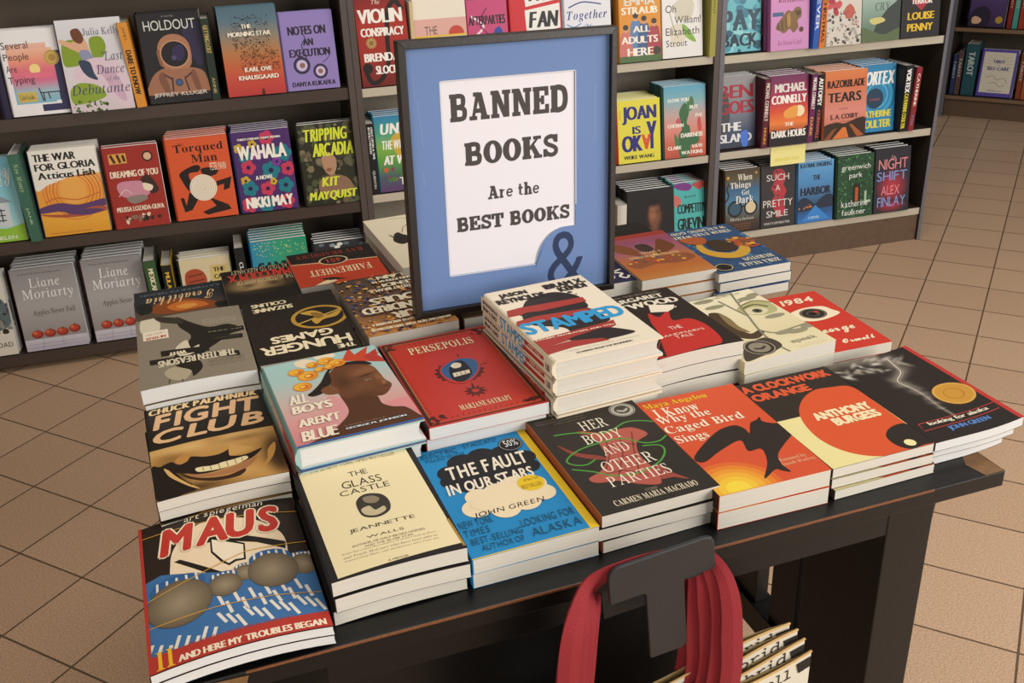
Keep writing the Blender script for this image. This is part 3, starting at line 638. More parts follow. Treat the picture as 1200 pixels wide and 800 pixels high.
A.b('dcb06a', '0.090 0.704 0.122 0.728 0.167 0.787 0.237 0.883 0.303 0.954 0.330 0.984 0.266 0.944 0.188 0.870 0.121 0.791').b('c9964c', '0.899 0.737 0.965 0.671 0.960 0.737 0.909 0.833 0.822 0.915 0.813 0.894 0.867 0.839').ls('2a190b', .012, '0.135 0.739 0.193 0.830 0.281 0.930', True)
A.t('CHUCK PALAHNIUK', '.04 .02 .96 .085', 'f0cf98', 'q').to('FIGHT', '.06 .105 .96 .265', 'e6b98a', 'e6b98a', .011, 'q').to('CLUB', '.05 .295 .94 .43', 'e6b98a', 'e6b98a', .011, 'q')

A = cover_art('thirteen', '8b8170')
A.b('25211b', '0.617 0.951 0.486 0.827 0.329 0.708 0.157 0.716 0.053 0.651 0.021 0.593 0.154 0.552 0.280 0.450 0.402 0.353 0.529 0.166 0.650 0.262 0.678 0.398 0.574 0.500 0.508 0.618 0.603 0.788').b('d9cfb8', '0.951 0.999 0.870 1.026 0.787 0.981 0.784 0.793 0.872 0.715 0.963 0.822').b('3a342b', '0.814 1.009 0.591 0.923 0.571 0.828 0.763 0.909')
A.b('d6ccb6', '0.657 0.480 0.555 0.562 0.526 0.441 0.448 0.463 0.494 0.366 0.617 0.337 0.652 0.390').b('b3a78d', '0.781 0.169 0.693 0.213 0.557 0.145 0.593 0.044 0.671 0.027 0.755 0.082').b('25211b', '0.679 0.229 0.493 0.259 0.454 0.144 0.542 0.049 0.559 0.133')
A.ls('2a251e', .008, '0.743 0.067 0.753 0.012/0.640 0.037 0.638 -0.021')
A.p('ece3cf', '0.945 0.793 0.710 0.786 0.709 0.649 0.943 0.666').t('NETFLIX', '0.919 0.705 0.735 0.670', 'b5382c', 'b').t('A NETFLIX SERIES', '0.916 0.761 0.741 0.733', 'c06a5a')
A.p('24211b', '0.903 0.369 0.113 0.295 0.109 0.225 0.897 0.300').t('THIRTEEN REASONS', '0.827 0.330 0.144 0.243', 'e2d6ba', 'b').p('24211b', '0.797 0.467 0.366 0.422 0.367 0.351 0.795 0.389').t('WHY', '0.726 0.421 0.574 0.372', 'e2d6ba', 'b')
A.p('24211b', '0.364 0.660 0.010 0.653 0.013 0.586 0.361 0.593').t('JAY ASHER', '0.353 0.629 0.030 0.620', 'd0c4a8', 'b').p('24211b', '0.350 0.548 0.039 0.537 0.044 0.473 0.350 0.480').t('A NOVEL BY', '0.313 0.515 0.077 0.511', 'a59a82')
for i in range(4): A.t(['the number one bestseller', 'a brilliant and mesmerizing debut', 'from a gifted new author', 'everyone has a story'][i], '.08 %.2f .4 %.2f' % (.14+i*.025, .155+i*.025), '5d5546')
for i in range(3): A.t('eerie, beautiful and devastating', '.06 %.2f .38 %.2f' % (.75+i*.03, .767+i*.03), 'd2c7ad')

A = cover_art('terab', '2b3036')
A.g(0, 0, 1, 1, '3a3f45 5a4a3a 2b3036 262b32')
A.b('8a4a20', '0.829 0.543 0.644 0.704 0.386 0.642 0.138 0.479 0.105 0.333 0.380 0.327 0.633 0.337 0.803 0.404').b('c96f2a', '0.655 0.513 0.520 0.599 0.328 0.555 0.210 0.414 0.408 0.377 0.567 0.386').b('e2963e', '0.560 0.490 0.427 0.531 0.336 0.464 0.454 0.402')
A.b('20211f', '0.985 0.643 0.840 0.664 0.817 0.462 0.944 0.415').b('20211f', '0.144 0.427 0.012 0.429 0.005 0.217 0.111 0.282')
A.t('Terabithia', '0.877 0.797 0.121 0.576', 'e0bd8a', 'k').t('BRIDGE TO', '0.528 0.478 0.339 0.426', 'd8b070').t('KATHERINE PATERSON', '0.928 0.914 0.046 0.869', '777d84')

A = cover_art('hunger', '221b13')
for i in range(7): A.ring('2f271c', .5, .5, .18+.1*i, .012)
_x, _y = nums('0.257 0.570')[0]
A.ring('b78d36', _x, _y, .3, .045, 40)
A.b('c39a40', '0.436 0.669 0.318 0.688 0.235 0.643 0.176 0.573 0.015 0.622 0.082 0.536 0.226 0.515 0.315 0.459 0.348 0.529 0.282 0.572 0.355 0.614').ls('d2ab52', .022, '0.503 0.503 0.003 0.640').b('8c6a26', '0.330 0.649 0.241 0.623 0.211 0.562 0.296 0.545')
A.ls('3a3022', .012, '0.737 1.098 0.620 0.895/0.897 0.506 0.742 0.511/0.365 0.990 0.363 0.876')
A.t('SUZANNE', '.48 .795 .9 .86', 'e5d6b2', 'b').t('COLLINS', '.53 .885 .9 .945', 'e5d6b2', 'b')
A.to('HUNGER', '.06 .115 .95 .235', 'efe0bd', 'efe0bd', .008).to('GAMES', '.2 .27 .82 .365', 'efe0bd', 'efe0bd', .008).t('THE', '.05 .04 .22 .095', 'efe0bd', 'b')

A = cover_art('malcolm', '1c1613')
A.soft(0, .3, 1, .86, 36, 30, '1c1613', [(.5, .56, .42, .2, 0, '8c7148', .95, 4), (.62, .5, .2, .1, .2, 'c4a878', .7), (.3, .52, .09, .035, .1, '20170f', .9), (.66, .53, .1, .035, -.1, '20170f', .9), (.3, .47, .12, .012, .15, '2a1e13', .8), (.68, .475, .12, .012, -.15, '2a1e13', .8), (.48, .6, .05, .08, 0, 'b89a68', .7), (.48, .665, .08, .02, 0, '3a2a1a', .7), (.48, .73, .15, .02, 0, '4a3420', .8), (.12, .6, .06, .2, 0, '20170f', .8), (.5, .36, .5, .05, 0, '17110d', .9)])
A.t('MALCOLM X', '0.908 0.867 0.014 0.684', 'c63a2d', 'b').t('THE AUTOBIOGRAPHY OF', '0.815 0.692 0.000 0.576', 'cbb58c').t('AS TOLD TO ALEX HALEY', '0.855 0.990 0.020 0.873', 'cbb58c')

A = cover_art('fahr', 'bd4026')
A.p('201a16', '0.999 1.129 -0.036 1.001 -0.015 0.553 0.983 0.696').ls('d9c294', .02, '0.985 0.683 0.663 0.623/0.357 0.591 -0.025 0.542')
_x, _y = nums('0.503 0.649')[0]
A.e('d9c294', _x, _y, .17, .13).e('1c1613', _x, _y, .15, .112).t('451', (_x-.09, _y-.055, _x+.09, _y+.055), 'c6432c', 's').t('RAY BRADBURY', '0.907 0.928 0.101 0.815', '8a2f20', 's')
A.t('FAHRENHEIT', '0.833 0.427 0.127 0.249', 'ead9ae', 's').p('ead9ae', '0.853 -0.012 0.721 0.086 0.593 0.126 0.581 0.044 0.716 -0.010 0.821 -0.063').p('2a1f18', '0.753 0.164 0.609 0.165 0.461 0.068 0.649 0.086')

random.seed(5)
A = cover_art('souls', '7a5a38')
A.g(0, 0, 1, 1, 'c98a4a 9a6a3e 5a4a4a 6a5038 4a4238')
A.scatter('d98a3c ecb25a 5a5f8a 2f3050 9a5a30 e8c07c 44507a c07838', 0, 0, 1, 1, 420, .008, .032, 5, .5)
for t_, b_ in (('AN INSTANT NEW YORK TIMES BESTSELLER', '.06 .035 .94 .07'), ('FOUR', '.1 .17 .62 .28'), ('HUNDRED', '.1 .31 .9 .42'), ('SOULS', '.1 .45 .75 .56'), ('A COMMUNITY HISTORY OF AFRICAN AMERICA', '.1 .11 .9 .145'), ('EDITED BY IBRAM X.', '.1 .66 .7 .71'), ('KENDI', '.1 .73 .5 .79'), ('AND KEISHA N.', '.1 .82 .6 .86'), ('BLAIN', '.1 .88 .5 .94')): A.t(t_, b_, 'f3e6c8', 'b')

A = cover_art('bell', 'e3d8be')
A.b('2a2622', '.62 .52 .78 .42 .86 .5 .8 .62 .74 .66 .7 .6')
A.ls('3a3530', .008, '.66 .5 .5 .44 .36 .5 .3 .62 .36 .74 .5 .8 .62 .76 .7 .64/.42 .56 .48 .54/.56 .6 .5 .64/.44 .72 .54 .72/.5 .8 .52 .92 .7 .96/.36 .74 .3 .92', True)
A.ls('2a2622', .01, '/'.join('%.2f %.2f %.2f %.2f' % (.62+.02*i, .44+.012*(i % 4), .7+.02*i, .6+.02*(i % 3)) for i in range(9)))
A.t('LITERARY STORIES', '.12 .06 .6 .1', '6a6256').t('a novel', '.3 .13 .5 .16', '6a6256', 'i')

A = cover_art('allboys', '9fc4c2')
A.g(0, 0, 1, 1, 'a6cbc9 a9c6c4 c9b6ae d99a98 cf7f80')
A.b('dd8f92', '0.781 0.746 0.899 0.719 1.003 0.727 0.979 0.838 0.910 0.815 0.838 0.778').b('d8999a', '0.385 0.532 0.492 0.582 0.494 0.727 0.419 0.829 0.321 0.869 0.298 0.738')
A.b('56331e', '0.494 0.501 0.620 0.571 0.759 0.626 0.770 0.729 0.833 0.789 0.923 0.825 0.981 0.929 0.991 0.988 0.679 0.989 0.394 0.989 0.086 0.984 0.232 0.935 0.389 0.843 0.494 0.727')
A.b('6f4428', '0.514 0.235 0.645 0.182 0.781 0.198 0.874 0.273 0.897 0.389 0.904 0.461 0.934 0.529 0.902 0.586 0.832 0.640 0.755 0.635 0.664 0.594 0.526 0.585 0.473 0.485 0.461 0.363')
_P = lambda q: nums(q)[0]
_hd = '0.514 0.235 0.645 0.182 0.781 0.198 0.874 0.273 0.897 0.389 0.904 0.461 0.934 0.529 0.902 0.586 0.832 0.640 0.755 0.635 0.664 0.594 0.526 0.585 0.473 0.485 0.461 0.363'
def _g(px, rx, ry, tn, c, st, hd=2): return (*px, rx, ry, tn, c, st, hd)
A.soft(.2, .0, .95, .75, 75, 75, '6b4126', [
 _g(_P('0.800 0.307'), .2, .05, -.25, '8f5f3c', .8), _g(_P('0.660 0.475'), .14, .07, -.2, '7a4c2e', .7), _g(_P('0.882 0.415'), .05, .05, 0, '9a6842', .7), _g(_P('0.570 0.387'), .09, .12, 0, '472916', .75),
 _g(_P('0.776 0.367'), .07, .011, -.2, '22130b', .9), _g(_P('0.766 0.423'), .05, .014, -.15, '3a2112', .85), _g(_P('0.773 0.425'), .025, .008, -.15, 'c9ae90', .8), _g(_P('0.777 0.426'), .009, .009, 0, '1a0f09', .95), _g(_P('0.911 0.405'), .03, .008, .1, '2a170d', .8),
 _g(_P('0.886 0.494'), .02, .03, .3, 'a8744a', .7), _g(_P('0.876 0.537'), .022, .009, 0, '321b0f', .8), _g(_P('0.874 0.581'), .035, .011, -.1, '7a3f30', .85), _g(_P('0.866 0.601'), .035, .004, -.1, '2e150f', .8), _g(_P('0.850 0.625'), .03, .01, -.1, '8a4c3a', .8), _g(_P('0.777 0.638'), .08, .02, -.1, '4a2a18', .7), _g(_P('0.686 0.596'), .1, .03, .1, '4d2c19', .7)], _hd)
A.b('241912', '0.519 0.221 0.482 0.356 0.387 0.464 0.291 0.489 0.248 0.458 0.302 0.422 0.396 0.341 0.507 0.202 0.646 0.152 0.825 0.182 0.875 0.249 0.706 0.197').b('7a4c2e', '0.370 0.431 0.448 0.401 0.501 0.456 0.494 0.514 0.411 0.508 0.373 0.474')
for b_ in ('175 95 230 82 290 100 240 122 190 118', '265 60 330 50 370 66 310 82 270 80'): pass
A.b('ecdcc0', '0.266 0.022 0.374 0.009 0.459 0.094 0.356 0.126 0.275 0.087').b('efe2c6', '0.452 -0.028 0.577 -0.030 0.629 0.040 0.508 0.061 0.444 0.026')
for c, p_ in (('c8482c', '0.654 0.130 0.768 -0.023 0.787 0.081 0.935 0.002 0.886 0.099 1.009 0.109 0.886 0.172 0.924 0.222 0.791 0.171'), ('b53a30', '0.844 0.132 0.992 0.055 0.974 0.145 1.024 0.257 0.890 0.211')): A.p(c, p_)
for x, y, r in ((240, 160, .085), (215, 212, .075), (185, 145, .065), (325, 92, .075), (298, 130, .05), (262, 110, .055), (378, 100, .075), (345, 118, .05)):
    pass
_fl = nums('0.323 0.229 0.240 0.350 0.244 0.158 0.526 0.092 0.445 0.181 0.403 0.106 0.607 0.145 0.535 0.175')
for (x, y), r in zip(_fl, (.09, .08, .07, .075, .05, .055, .075, .05)):
    A.e('d98a28', x, y, r).e('ecb23a', x-.008, y-.004, r*.78).e('cf6a2c', x+.01, y+.004, r*.5).e('f0c452', x, y, r*.28)
A.t('ALL', '0.092 0.439 0.234 0.546', 'f3e6d0', 'b', shear=.1).t('BOYS', '0.084 0.569 0.393 0.652', 'f3e6d0', 'b', shear=.1).t("AREN'T", '0.084 0.721 0.408 0.805', 'f3e6d0', 'b', shear=.1).t('BLUE', '0.071 0.853 0.337 0.956', 'f3e6d0', 'b', shear=.1)
A.t('A MEMOIR-MANIFESTO', '0.401 0.889 0.729 0.892', 'e8d5b8').t('GEORGE M. JOHNSON', '0.403 0.911 0.886 0.935', 'cfe0e8', 'b')
A.r('2f6db8', 0, .985, 1, 1)

A = cover_art('persep', 'c2382a')
A.ls('4d1f16', .035, '.03 .02 .97 .02 .97 .98 .03 .98 .03 .02').ls('a5803a', .008, '.05 .033 .95 .033 .95 .967 .05 .967 .05 .033')
A.ls('4d1f16', .006, '/'.join(['.06 %.3f .085 %.3f' % (.05+i*.03, .06+i*.03) for i in range(30)]+['.94 %.3f .915 %.3f' % (.05+i*.03, .06+i*.03) for i in range(30)]+['%.3f .05 %.3f .068' % (.08+i*.045, .09+i*.045) for i in range(19)]+['%.3f .95 %.3f .932' % (.08+i*.045, .09+i*.045) for i in range(19)]))
for x, y in ((.1, .06), (.9, .06), (.1, .94), (.9, .94)): A.scatter('4d1f16', x-.06, y-.035, x+.06, y+.035, 9, .01, .025)
_x, _y = nums('0.513 0.491')[0]
A.p('5a1f17', [v for i in range(36) for v in (_x+(.215 if i % 2 else .185)*math.cos(i*math.pi/18), _y+(.135 if i % 2 else .115)*math.sin(i*math.pi/18))])
A.b('c2382a', '0.357 0.448 0.463 0.360 0.605 0.328 0.717 0.380 0.711 0.471 0.626 0.570 0.494 0.634 0.376 0.582').b('33608f', '0.368 0.451 0.466 0.379 0.593 0.351 0.696 0.396 0.688 0.475 0.622 0.555 0.506 0.610 0.397 0.564').b('1c1715', '0.457 0.431 0.530 0.376 0.591 0.380 0.612 0.459 0.594 0.547 0.493 0.613 0.422 0.586 0.418 0.508')
A.b('e9dcc0', '0.471 0.417 0.519 0.388 0.563 0.408 0.548 0.447 0.491 0.452').p('e9dcc0', '0.445 0.502 0.596 0.498 0.585 0.537 0.436 0.548').ls('1c1715', .006, '0.473 0.511 0.471 0.538/0.513 0.505 0.508 0.538/0.552 0.506 0.546 0.536')
_x2s, _y2s = nums('0.523 0.736')[0]
A.p('5a1f17', [v for i in range(20) for v in (_x2s+(.1 if i % 2 else .05)*math.cos(i*math.pi/10), _y2s+(.065 if i % 2 else .032)*math.sin(i*math.pi/10))]).e('c2382a', _x2s, _y2s, .03)
A.ls('5a1f17', .008, '0.600 0.289 0.590 0.324/0.536 0.646 0.533 0.696/0.304 0.481 0.336 0.477/0.733 0.466 0.776 0.457')
A.t('PERSEPOLIS', '0.215 0.112 0.808 0.200', 'f0d8ac', 's').t('THE STORY OF A CHILDHOOD', '0.307 0.239 0.762 0.237', '6a2419', 'b').t('MARJANE SATRAPI', '0.314 0.850 0.740 0.909', 'f0d8ac', 's')

A = cover_art('stamped', 'ece0cb')
A.b('2a211e', '0.216 0.271 0.321 0.197 0.497 0.164 0.627 0.180 0.745 0.268 0.754 0.377 0.666 0.469 0.125 0.406').scatter('2a211e', *nums('0.340 0.190')[0], *nums('0.779 0.279')[0], 20, .012, .03)
A.p('a8382f', '0.036 0.298 0.164 0.288 0.778 0.317 0.769 0.383 0.258 0.387 -0.006 0.383').b('2a211e', '0.144 0.378 0.363 0.392 0.629 0.403 0.727 0.489 0.758 0.587 0.768 0.675 0.548 0.716 0.369 0.744 0.338 0.646 0.109 0.527').p('a8382f', '0.025 0.457 0.222 0.439 0.711 0.475 0.691 0.534 0.272 0.520 -0.020 0.525')
A.p('a8382f', '-0.014 0.725 0.670 0.696 0.793 0.684 0.766 0.749 0.688 0.772 -0.027 0.834').b('2a211e', '0.280 0.793 0.456 0.766 0.652 0.752 0.792 0.823 0.831 0.880 0.541 0.888 0.359 0.858').p('a8382f', '-0.019 0.829 0.287 0.818 0.535 0.863 0.582 0.902 0.257 0.892 -0.023 0.916')
A.to('STAMPED', '0.015 0.504 0.956 0.646', '2f9ad4', '2f9ad4', .011)
A.t('RACISM, ANTIRACISM, AND YOU', '0.016 0.743 0.754 0.725', 'f0e2cb', 'b')
A.to('JASON', '.1 .06 .37 .125', '2b2422', '2b2422', .007, 'b').to('REYNOLDS', '.03 .137 .5 .198', '2b2422', '2b2422', .007, 'b').to('IBRAM X.', '.56 .05 .97 .115', '2b2422', '2b2422', .007, 'b').to('KENDI', '.66 .127 .93 .187', '2b2422', '2b2422', .007, 'b')
A.t('THE #1 NEW YORK TIMES BESTSELLER', '0.227 0.003 0.822 0.001', 'b8463c').t('A REMIX of the National Book Award-winning', '0.148 0.922 0.833 0.932', '5a4f48', 'u').t('STAMPED FROM THE BEGINNING', '0.224 0.955 0.738 0.970', '3a322d', 'b')

A = cover_art('handmaid', '2a201a')
A.b('bf2f28', '0.460 0.372 0.511 0.455 0.676 0.391 0.605 0.539 0.787 0.561 0.862 0.715 0.792 0.960 0.558 0.987 0.168 1.006 0.050 0.950 0.292 0.740 0.374 0.519').p('efe3cf', '0.566 0.244 0.823 0.311 0.765 0.367 0.667 0.401 0.496 0.364').e('efe3cf', *nums('0.805 0.346')[0], .014)
A.p('2a201a', '0.059 0.953 0.142 0.992 0.252 0.787')
A.t('MARGARET', '.14 .085 .84 .15', 'e9dfca', 'b').t('ATWOOD', '.12 .175 .93 .265', 'e9dfca', 'b').t('NEW YORK TIMES BESTSELLER', '.1 .035 .85 .06', '8f8470')
A.t('THE', '0.471 0.622 0.606 0.673', 'f1d9c8').t("HANDMAID'S", '0.264 0.725 0.789 0.753', 'f1d9c8').t('TALE', '0.422 0.765 0.614 0.805', 'f1d9c8')

A = cover_art('speak', 'e6dbb6')
A.g(0, 0, 1, 1, 'eee4c4 e8ddba e0d3aa e6dbb6')
A.b('b6b27e', '0.600 0.271 0.776 0.210 0.930 0.227 0.984 0.322 0.921 0.427 0.726 0.434 0.610 0.361').b('4b3b24', '0.290 0.249 0.389 0.267 0.396 0.401 0.358 0.541 0.392 0.652 0.510 0.633 0.525 0.678 0.386 0.739 0.252 0.674 0.233 0.525 0.234 0.392').b('8a7650', '0.389 0.267 0.415 0.381 0.390 0.520 0.410 0.633 0.341 0.580 0.329 0.443')
A.b('ddd3ae', '0.636 0.321 0.776 0.298 0.865 0.369 0.776 0.426 0.646 0.389').e('5f6048', *nums('0.755 0.361')[0], .05).e('23211a', *nums('0.755 0.361')[0], .025).l('4b3b24', .02, '0.639 0.287 0.811 0.261 0.907 0.335').l('6b5b3c', .016, '0.664 0.239 0.868 0.202 1.001 0.285')
A.ls('8b8672', .022, '0.787 -0.019 0.694 0.185 0.602 0.413 0.510 0.633 0.465 0.838 0.495 1.037/0.510 0.633 0.603 0.721 0.795 0.711 1.000 0.692/0.602 0.413 0.573 0.247 0.549 0.091/0.694 0.185 0.838 0.146 0.963 0.105', True)
for x, y in nums('0.415 0.053 0.435 0.170 0.418 -0.021 0.838 0.146 0.979 0.111 0.835 0.491 0.703 0.741 0.819 0.766 0.999 0.732 0.682 -0.007'): A.e('979278', x, y, .11, .03)
_x, _y = nums('0.289 0.862')[0]
A.b('4a4036', '0.174 0.817 0.452 0.752 0.491 0.909 0.168 0.981 0.025 0.984').e('3b332b', _x, _y, .15).ring('a9a08a', _x, _y, .142, .01).e('8f8774', _x, _y, .1).p('3b332b', (_x-.06, _y-.01, _x, _y+.01, _x+.06, _y-.01, _x+.06, _y+.015, _x, _y+.034, _x-.06, _y+.015))
A.t('speak', '0.615 0.865 0.888 0.921', '857f6a', 'm').t('NEW YORK TIMES BESTSELLER', '.3 .03 .85 .05', 'a39a78').t('with a new introduction by the author', '0.584 0.952 0.917 0.957', '958d70').t('twentieth anniversary edition', '0.617 0.977 0.907 0.985', '958d70')

A = cover_art('1984', 'cc3929')
A.b('f0e2c4', '0.398 0.319 0.603 0.264 0.828 0.278 0.892 0.362 0.915 0.441 0.675 0.498 0.489 0.486 0.391 0.402').e('6a6052', *nums('0.643 0.376')[0], .155, .092).e('2b2520', *nums('0.643 0.376')[0], .125, .075).e('55493f', *nums('0.643 0.376')[0], .08, .048).e('171310', *nums('0.631 0.380')[0], .05, .03).e('cc3929', *nums('0.697 0.356')[0], .025)
A.to('1984', '0.449 0.085 0.852 0.173', 'f0dfc0', 'f0dfc0', .006, 'o').to('George', '0.362 0.612 0.855 0.754', 'f0dfc0', 'f0dfc0', .004, 'k').to('Orwell', '0.529 0.843 0.913 0.901', 'f0dfc0', 'f0dfc0', .004, 'k')

random.seed(8)
A = cover_art('eyes', '2b4a72')
A.scatter('3a5f8c 24405f 4b74a0 31557f', 0, 0, 1, 1, 70, .02, .06)
A.b('c99a36', '.2 .42 .3 .3 .5 .24 .72 .3 .84 .44 .8 .6 .66 .7 .72 .56 .68 .44 .5 .36 .34 .42 .28 .5').b('3a2a1c', '.3 .5 .42 .4 .6 .42 .66 .52 .6 .66 .42 .66').b('7a4a2a', '.06 .5 .2 .44 .3 .52 .26 .66 .12 .66').scatter('c9793a d9a040 a84a2a', .04, .42, .34, .7, 24, .02, .05).b('a8552c', '.66 .62 .84 .66 .9 .78 .7 .8 .56 .74')
A.t('ZORA NEALE', '.08 .05 .62 .12', 'f0e4cb', 's').t('HURSTON', '.08 .15 .5 .22', 'f0e4cb', 's').t('THEIR EYES WERE', '.1 .80 .95 .86', 'f0e4cb', 's').t('WATCHING GOD', '.1 .89 .9 .95', 'f0e4cb', 's').e('1f1b19', .84, .1, .12).ring('cbb890', .84, .1, .11, .012)
A = cover_art('orange', 'b06a38')
A.g(0, 0, 1, 1, 'bb7a3e b4652f b0663c 9a5a64 8a4a6a a4402f')
A.b('8a5030', '.05 .3 .3 .24 .6 .28 .86 .24 .95 .36 .7 .46 .4 .44 .1 .42').b('6a3a20', '.1 .62 .3 .5 .5 .46 .36 .64 .2 .82').b('7a4426', '.9 .66 .7 .5 .62 .46 .66 .7 .84 .84').b('3a2a24', '.4 .62 .5 .56 .6 .62 .58 .74 .44 .74').scatter('d9a040 c94a2c 5a3a6a', .1, .3, .9, .5, 26, .015, .04)
A.t('BELOVED AMERICAN STORIES', '.16 .44 .84 .49', 'e8c98a', 's').t('A NOVEL', '.35 .52 .65 .56', 'e8c98a', 's').r('9a3527', 0, .93, 1, 1)
A = cover_art('purple', '29244a')
A.l('e9e2d4', .035, '.08 .12 .14 .07 .2 .12 .14 .17 .24 .2 .3 .1 .36 .16 .42 .1').l('e9e2d4', .03, '.1 .26 .3 .22 .5 .28').r('3a3468', .1, .4, .9, .9).t('NOVEL', '.3 .6 .7 .7', 'e9e2d4', 's')
A = Art(.14, .2, '6a543c'); ARTS['tan'] = A; A.r('8a7250', .08, .06, .92, .94).t('STORIES', '.2 .2 .8 .3', '3a2c1c', 's').e('4a3a28', .5, .6, .2)
FIN['tan'] = (.5618-.425*.9494-.605*.3140, .9697-.425*.3140+.605*.9494, .074, TR, .14, .2)

SP = Art(FIN['stamped'][5], .0252, 'ece0cb')
SP.to('STAMPED', '.3 .12 .66 .88', '2f9ad4', '2f9ad4', .002).t('JASON REYNOLDS', '.03 .15 .26 .45', '2b2422', 'b').t('IBRAM X. KENDI', '.03 .55 .24 .85', '2b2422', 'b').p('b23a30', '.64 .1 .9 .05 .9 .3 .66 .38').p('b23a30', '.62 .55 .9 .5 .9 .75 .62 .85').t('AND YOU', '.7 .12 .86 .26', 'f0e2cb', 'b').t('LB', '.93 .3 .97 .7', '2b2422', 'b')
SA = Art(FIN['allboys'][5], .0287, '9fc4c2'); SA.g(0, 0, 1, 1, 'a6cbc9 a3c0bf c0a09a c86a66 bd4f4e', True).t("ALL BOYS AREN'T BLUE", '.2 .25 .66 .7', 'f3e6d0', 'b').t('JOHNSON', '.72 .3 .92 .65', '4a2b19', 'b')
# key: copies in the stack, spine, back, hard, pages, finish, label of the top copy, short name of the stack
STK = {
 'maus': (2, 'b5352a', '2a1e15', 0, 'white_pages', 'gloss', 'large paperback with red lettering over a pale disc and blue stripes, front left table corner', 'red lettered comic'),
 'glass': (3, '1f1b1b', '1f1b1b', 0, 'pages', 'matte', 'cream paperback with a black border and small round photograph, front row of the table', 'black bordered cream book'),
 'fault': (2, '1c88c6', '1c88c6', 0, 'pages', 'matte', 'bright blue paperback with a black and a cream cloud on its cover', 'bright blue cloud book'),
 'herbody': (3, 'a3552f', '2b251f', 0, 'pages', 'matte', 'dark paperback with green ribbons winding round a red shape and a silver seal', 'green ribbon book'),
 'caged': (2, '3a2418', 'e0a23a', 0, 'pages', 'matte', 'orange paperback with a black bird over a yellow sun', 'black bird book'),  # spine colour darkened to paint a shadow gap beside the next stack
 'clock': (3, '2f261e', '2f261e', 0, 'pages', 'matte', 'black and cream paperback with a big orange disc cut by the cover edge', 'orange disc book'),
 'alaska': (3, '2a221d', 'c53a33', 0, 'white_pages', 'gloss', 'black paperback with white smoke and a gold medal, overhanging the right table corner', 'smoke cover book'),
 'fight': (4, '1b140e', '1b140e', 0, 'pages', 'gloss', 'black paperback with slanted cream lettering above a yellowed grinning mouth', 'grinning mouth book'),
 'thirteen': (4, '8b8170', '8b8170', 0, 'white_pages', 'gloss', 'grey upside down paperback with black lettered strips on the left edge of the table', 'grey upside down book'),
 'terab': (4, '2b3036', '2b3036', 0, 'pages', 'matte', 'dark blue paperback with an orange glow behind the grey upside down book', 'orange glow book'),
 'hunger': (4, '221b13', '221b13', 0, 'pages', 'matte', 'black upside down paperback with a gold ring and bird emblem', 'gold ring book'),
 'malcolm': (3, '1c1613', '1c1613', 0, 'pages', 'matte', 'small black paperback with red lettering and a sepia face, back left of table', 'sepia face paperback'),
 'fahr': (5, 'bd4026', 'bd4026', 0, 'pages', 'matte', 'red upside down paperback with a black band and black oval number badge', 'red oval badge book'),
 'souls': (3, '7a5a38', '5a4a3a', 0, 'pages', 'matte', 'brown collage covered paperback under the lower left corner of the framed sign', 'brown collage book'),
 'bell': (5, 'e3d8be', 'e3d8be', 0, 'pages', 'matte', 'cream paperback with an ink drawn head, half hidden behind the framed sign', 'ink drawing book'),
 'allboys': (3, '9fc4c2', '9fc4c2', 1, 'white_pages', 'matte', 'pale blue and pink hardback with a profile portrait wearing a flower crown', 'flower crown hardback'),
 'persep': (4, '1c1614', '1c1614', 0, 'white_pages', 'gloss', 'red paperback with a dark ornamental border and a blue emblem', 'ornamental red book'),
 'stamped': (5, 'ece0cb', 'ece0cb', 1, 'pages', 'matte', 'cream hardback with big blue letters, top of the tall stack before the sign', 'blue lettered hardback'),
 'handmaid': (4, '2a201a', '2a201a', 0, 'pages', 'matte', 'black paperback with a red cloaked figure and white bonnet', 'red cloak book'),
 'speak': (3, 'e6dbb6', '4b3b24', 0, 'pages', 'matte', 'cream paperback with grey branches over a face and a round dark seal', 'branch and eye book'),
 '1984': (2, 'cc3929', 'cc3929', 0, 'pages', 'matte', 'red paperback with one big staring eye and handwritten cream title', 'red eye book'),
 'eyes': (3, '2b4a72', '29385a', 0, 'pages', 'gloss', 'deep blue painted paperback at the far right corner of the table', 'blue painted book'),
 'orange': (3, 'b06a38', '29244a', 0, 'pages', 'gloss', 'orange and purple painted paperback between the framed sign and the blue painted book', 'orange painted book'),
 'purple': (2, '29244a', '29244a', 0, 'pages', 'matte', 'dark purple paperback with white swirls beside the lower right corner of the sign', 'purple swirl book'),
 'tan': (3, '6a543c', '6a543c', 0, 'pages', 'matte', 'tan paperback tucked under the framed sign behind the tall hardback stack', 'tan book under the sign'),
}
ORD = ['top', 'second', 'third', 'fourth', 'fifth', 'sixth']
random.seed(11)
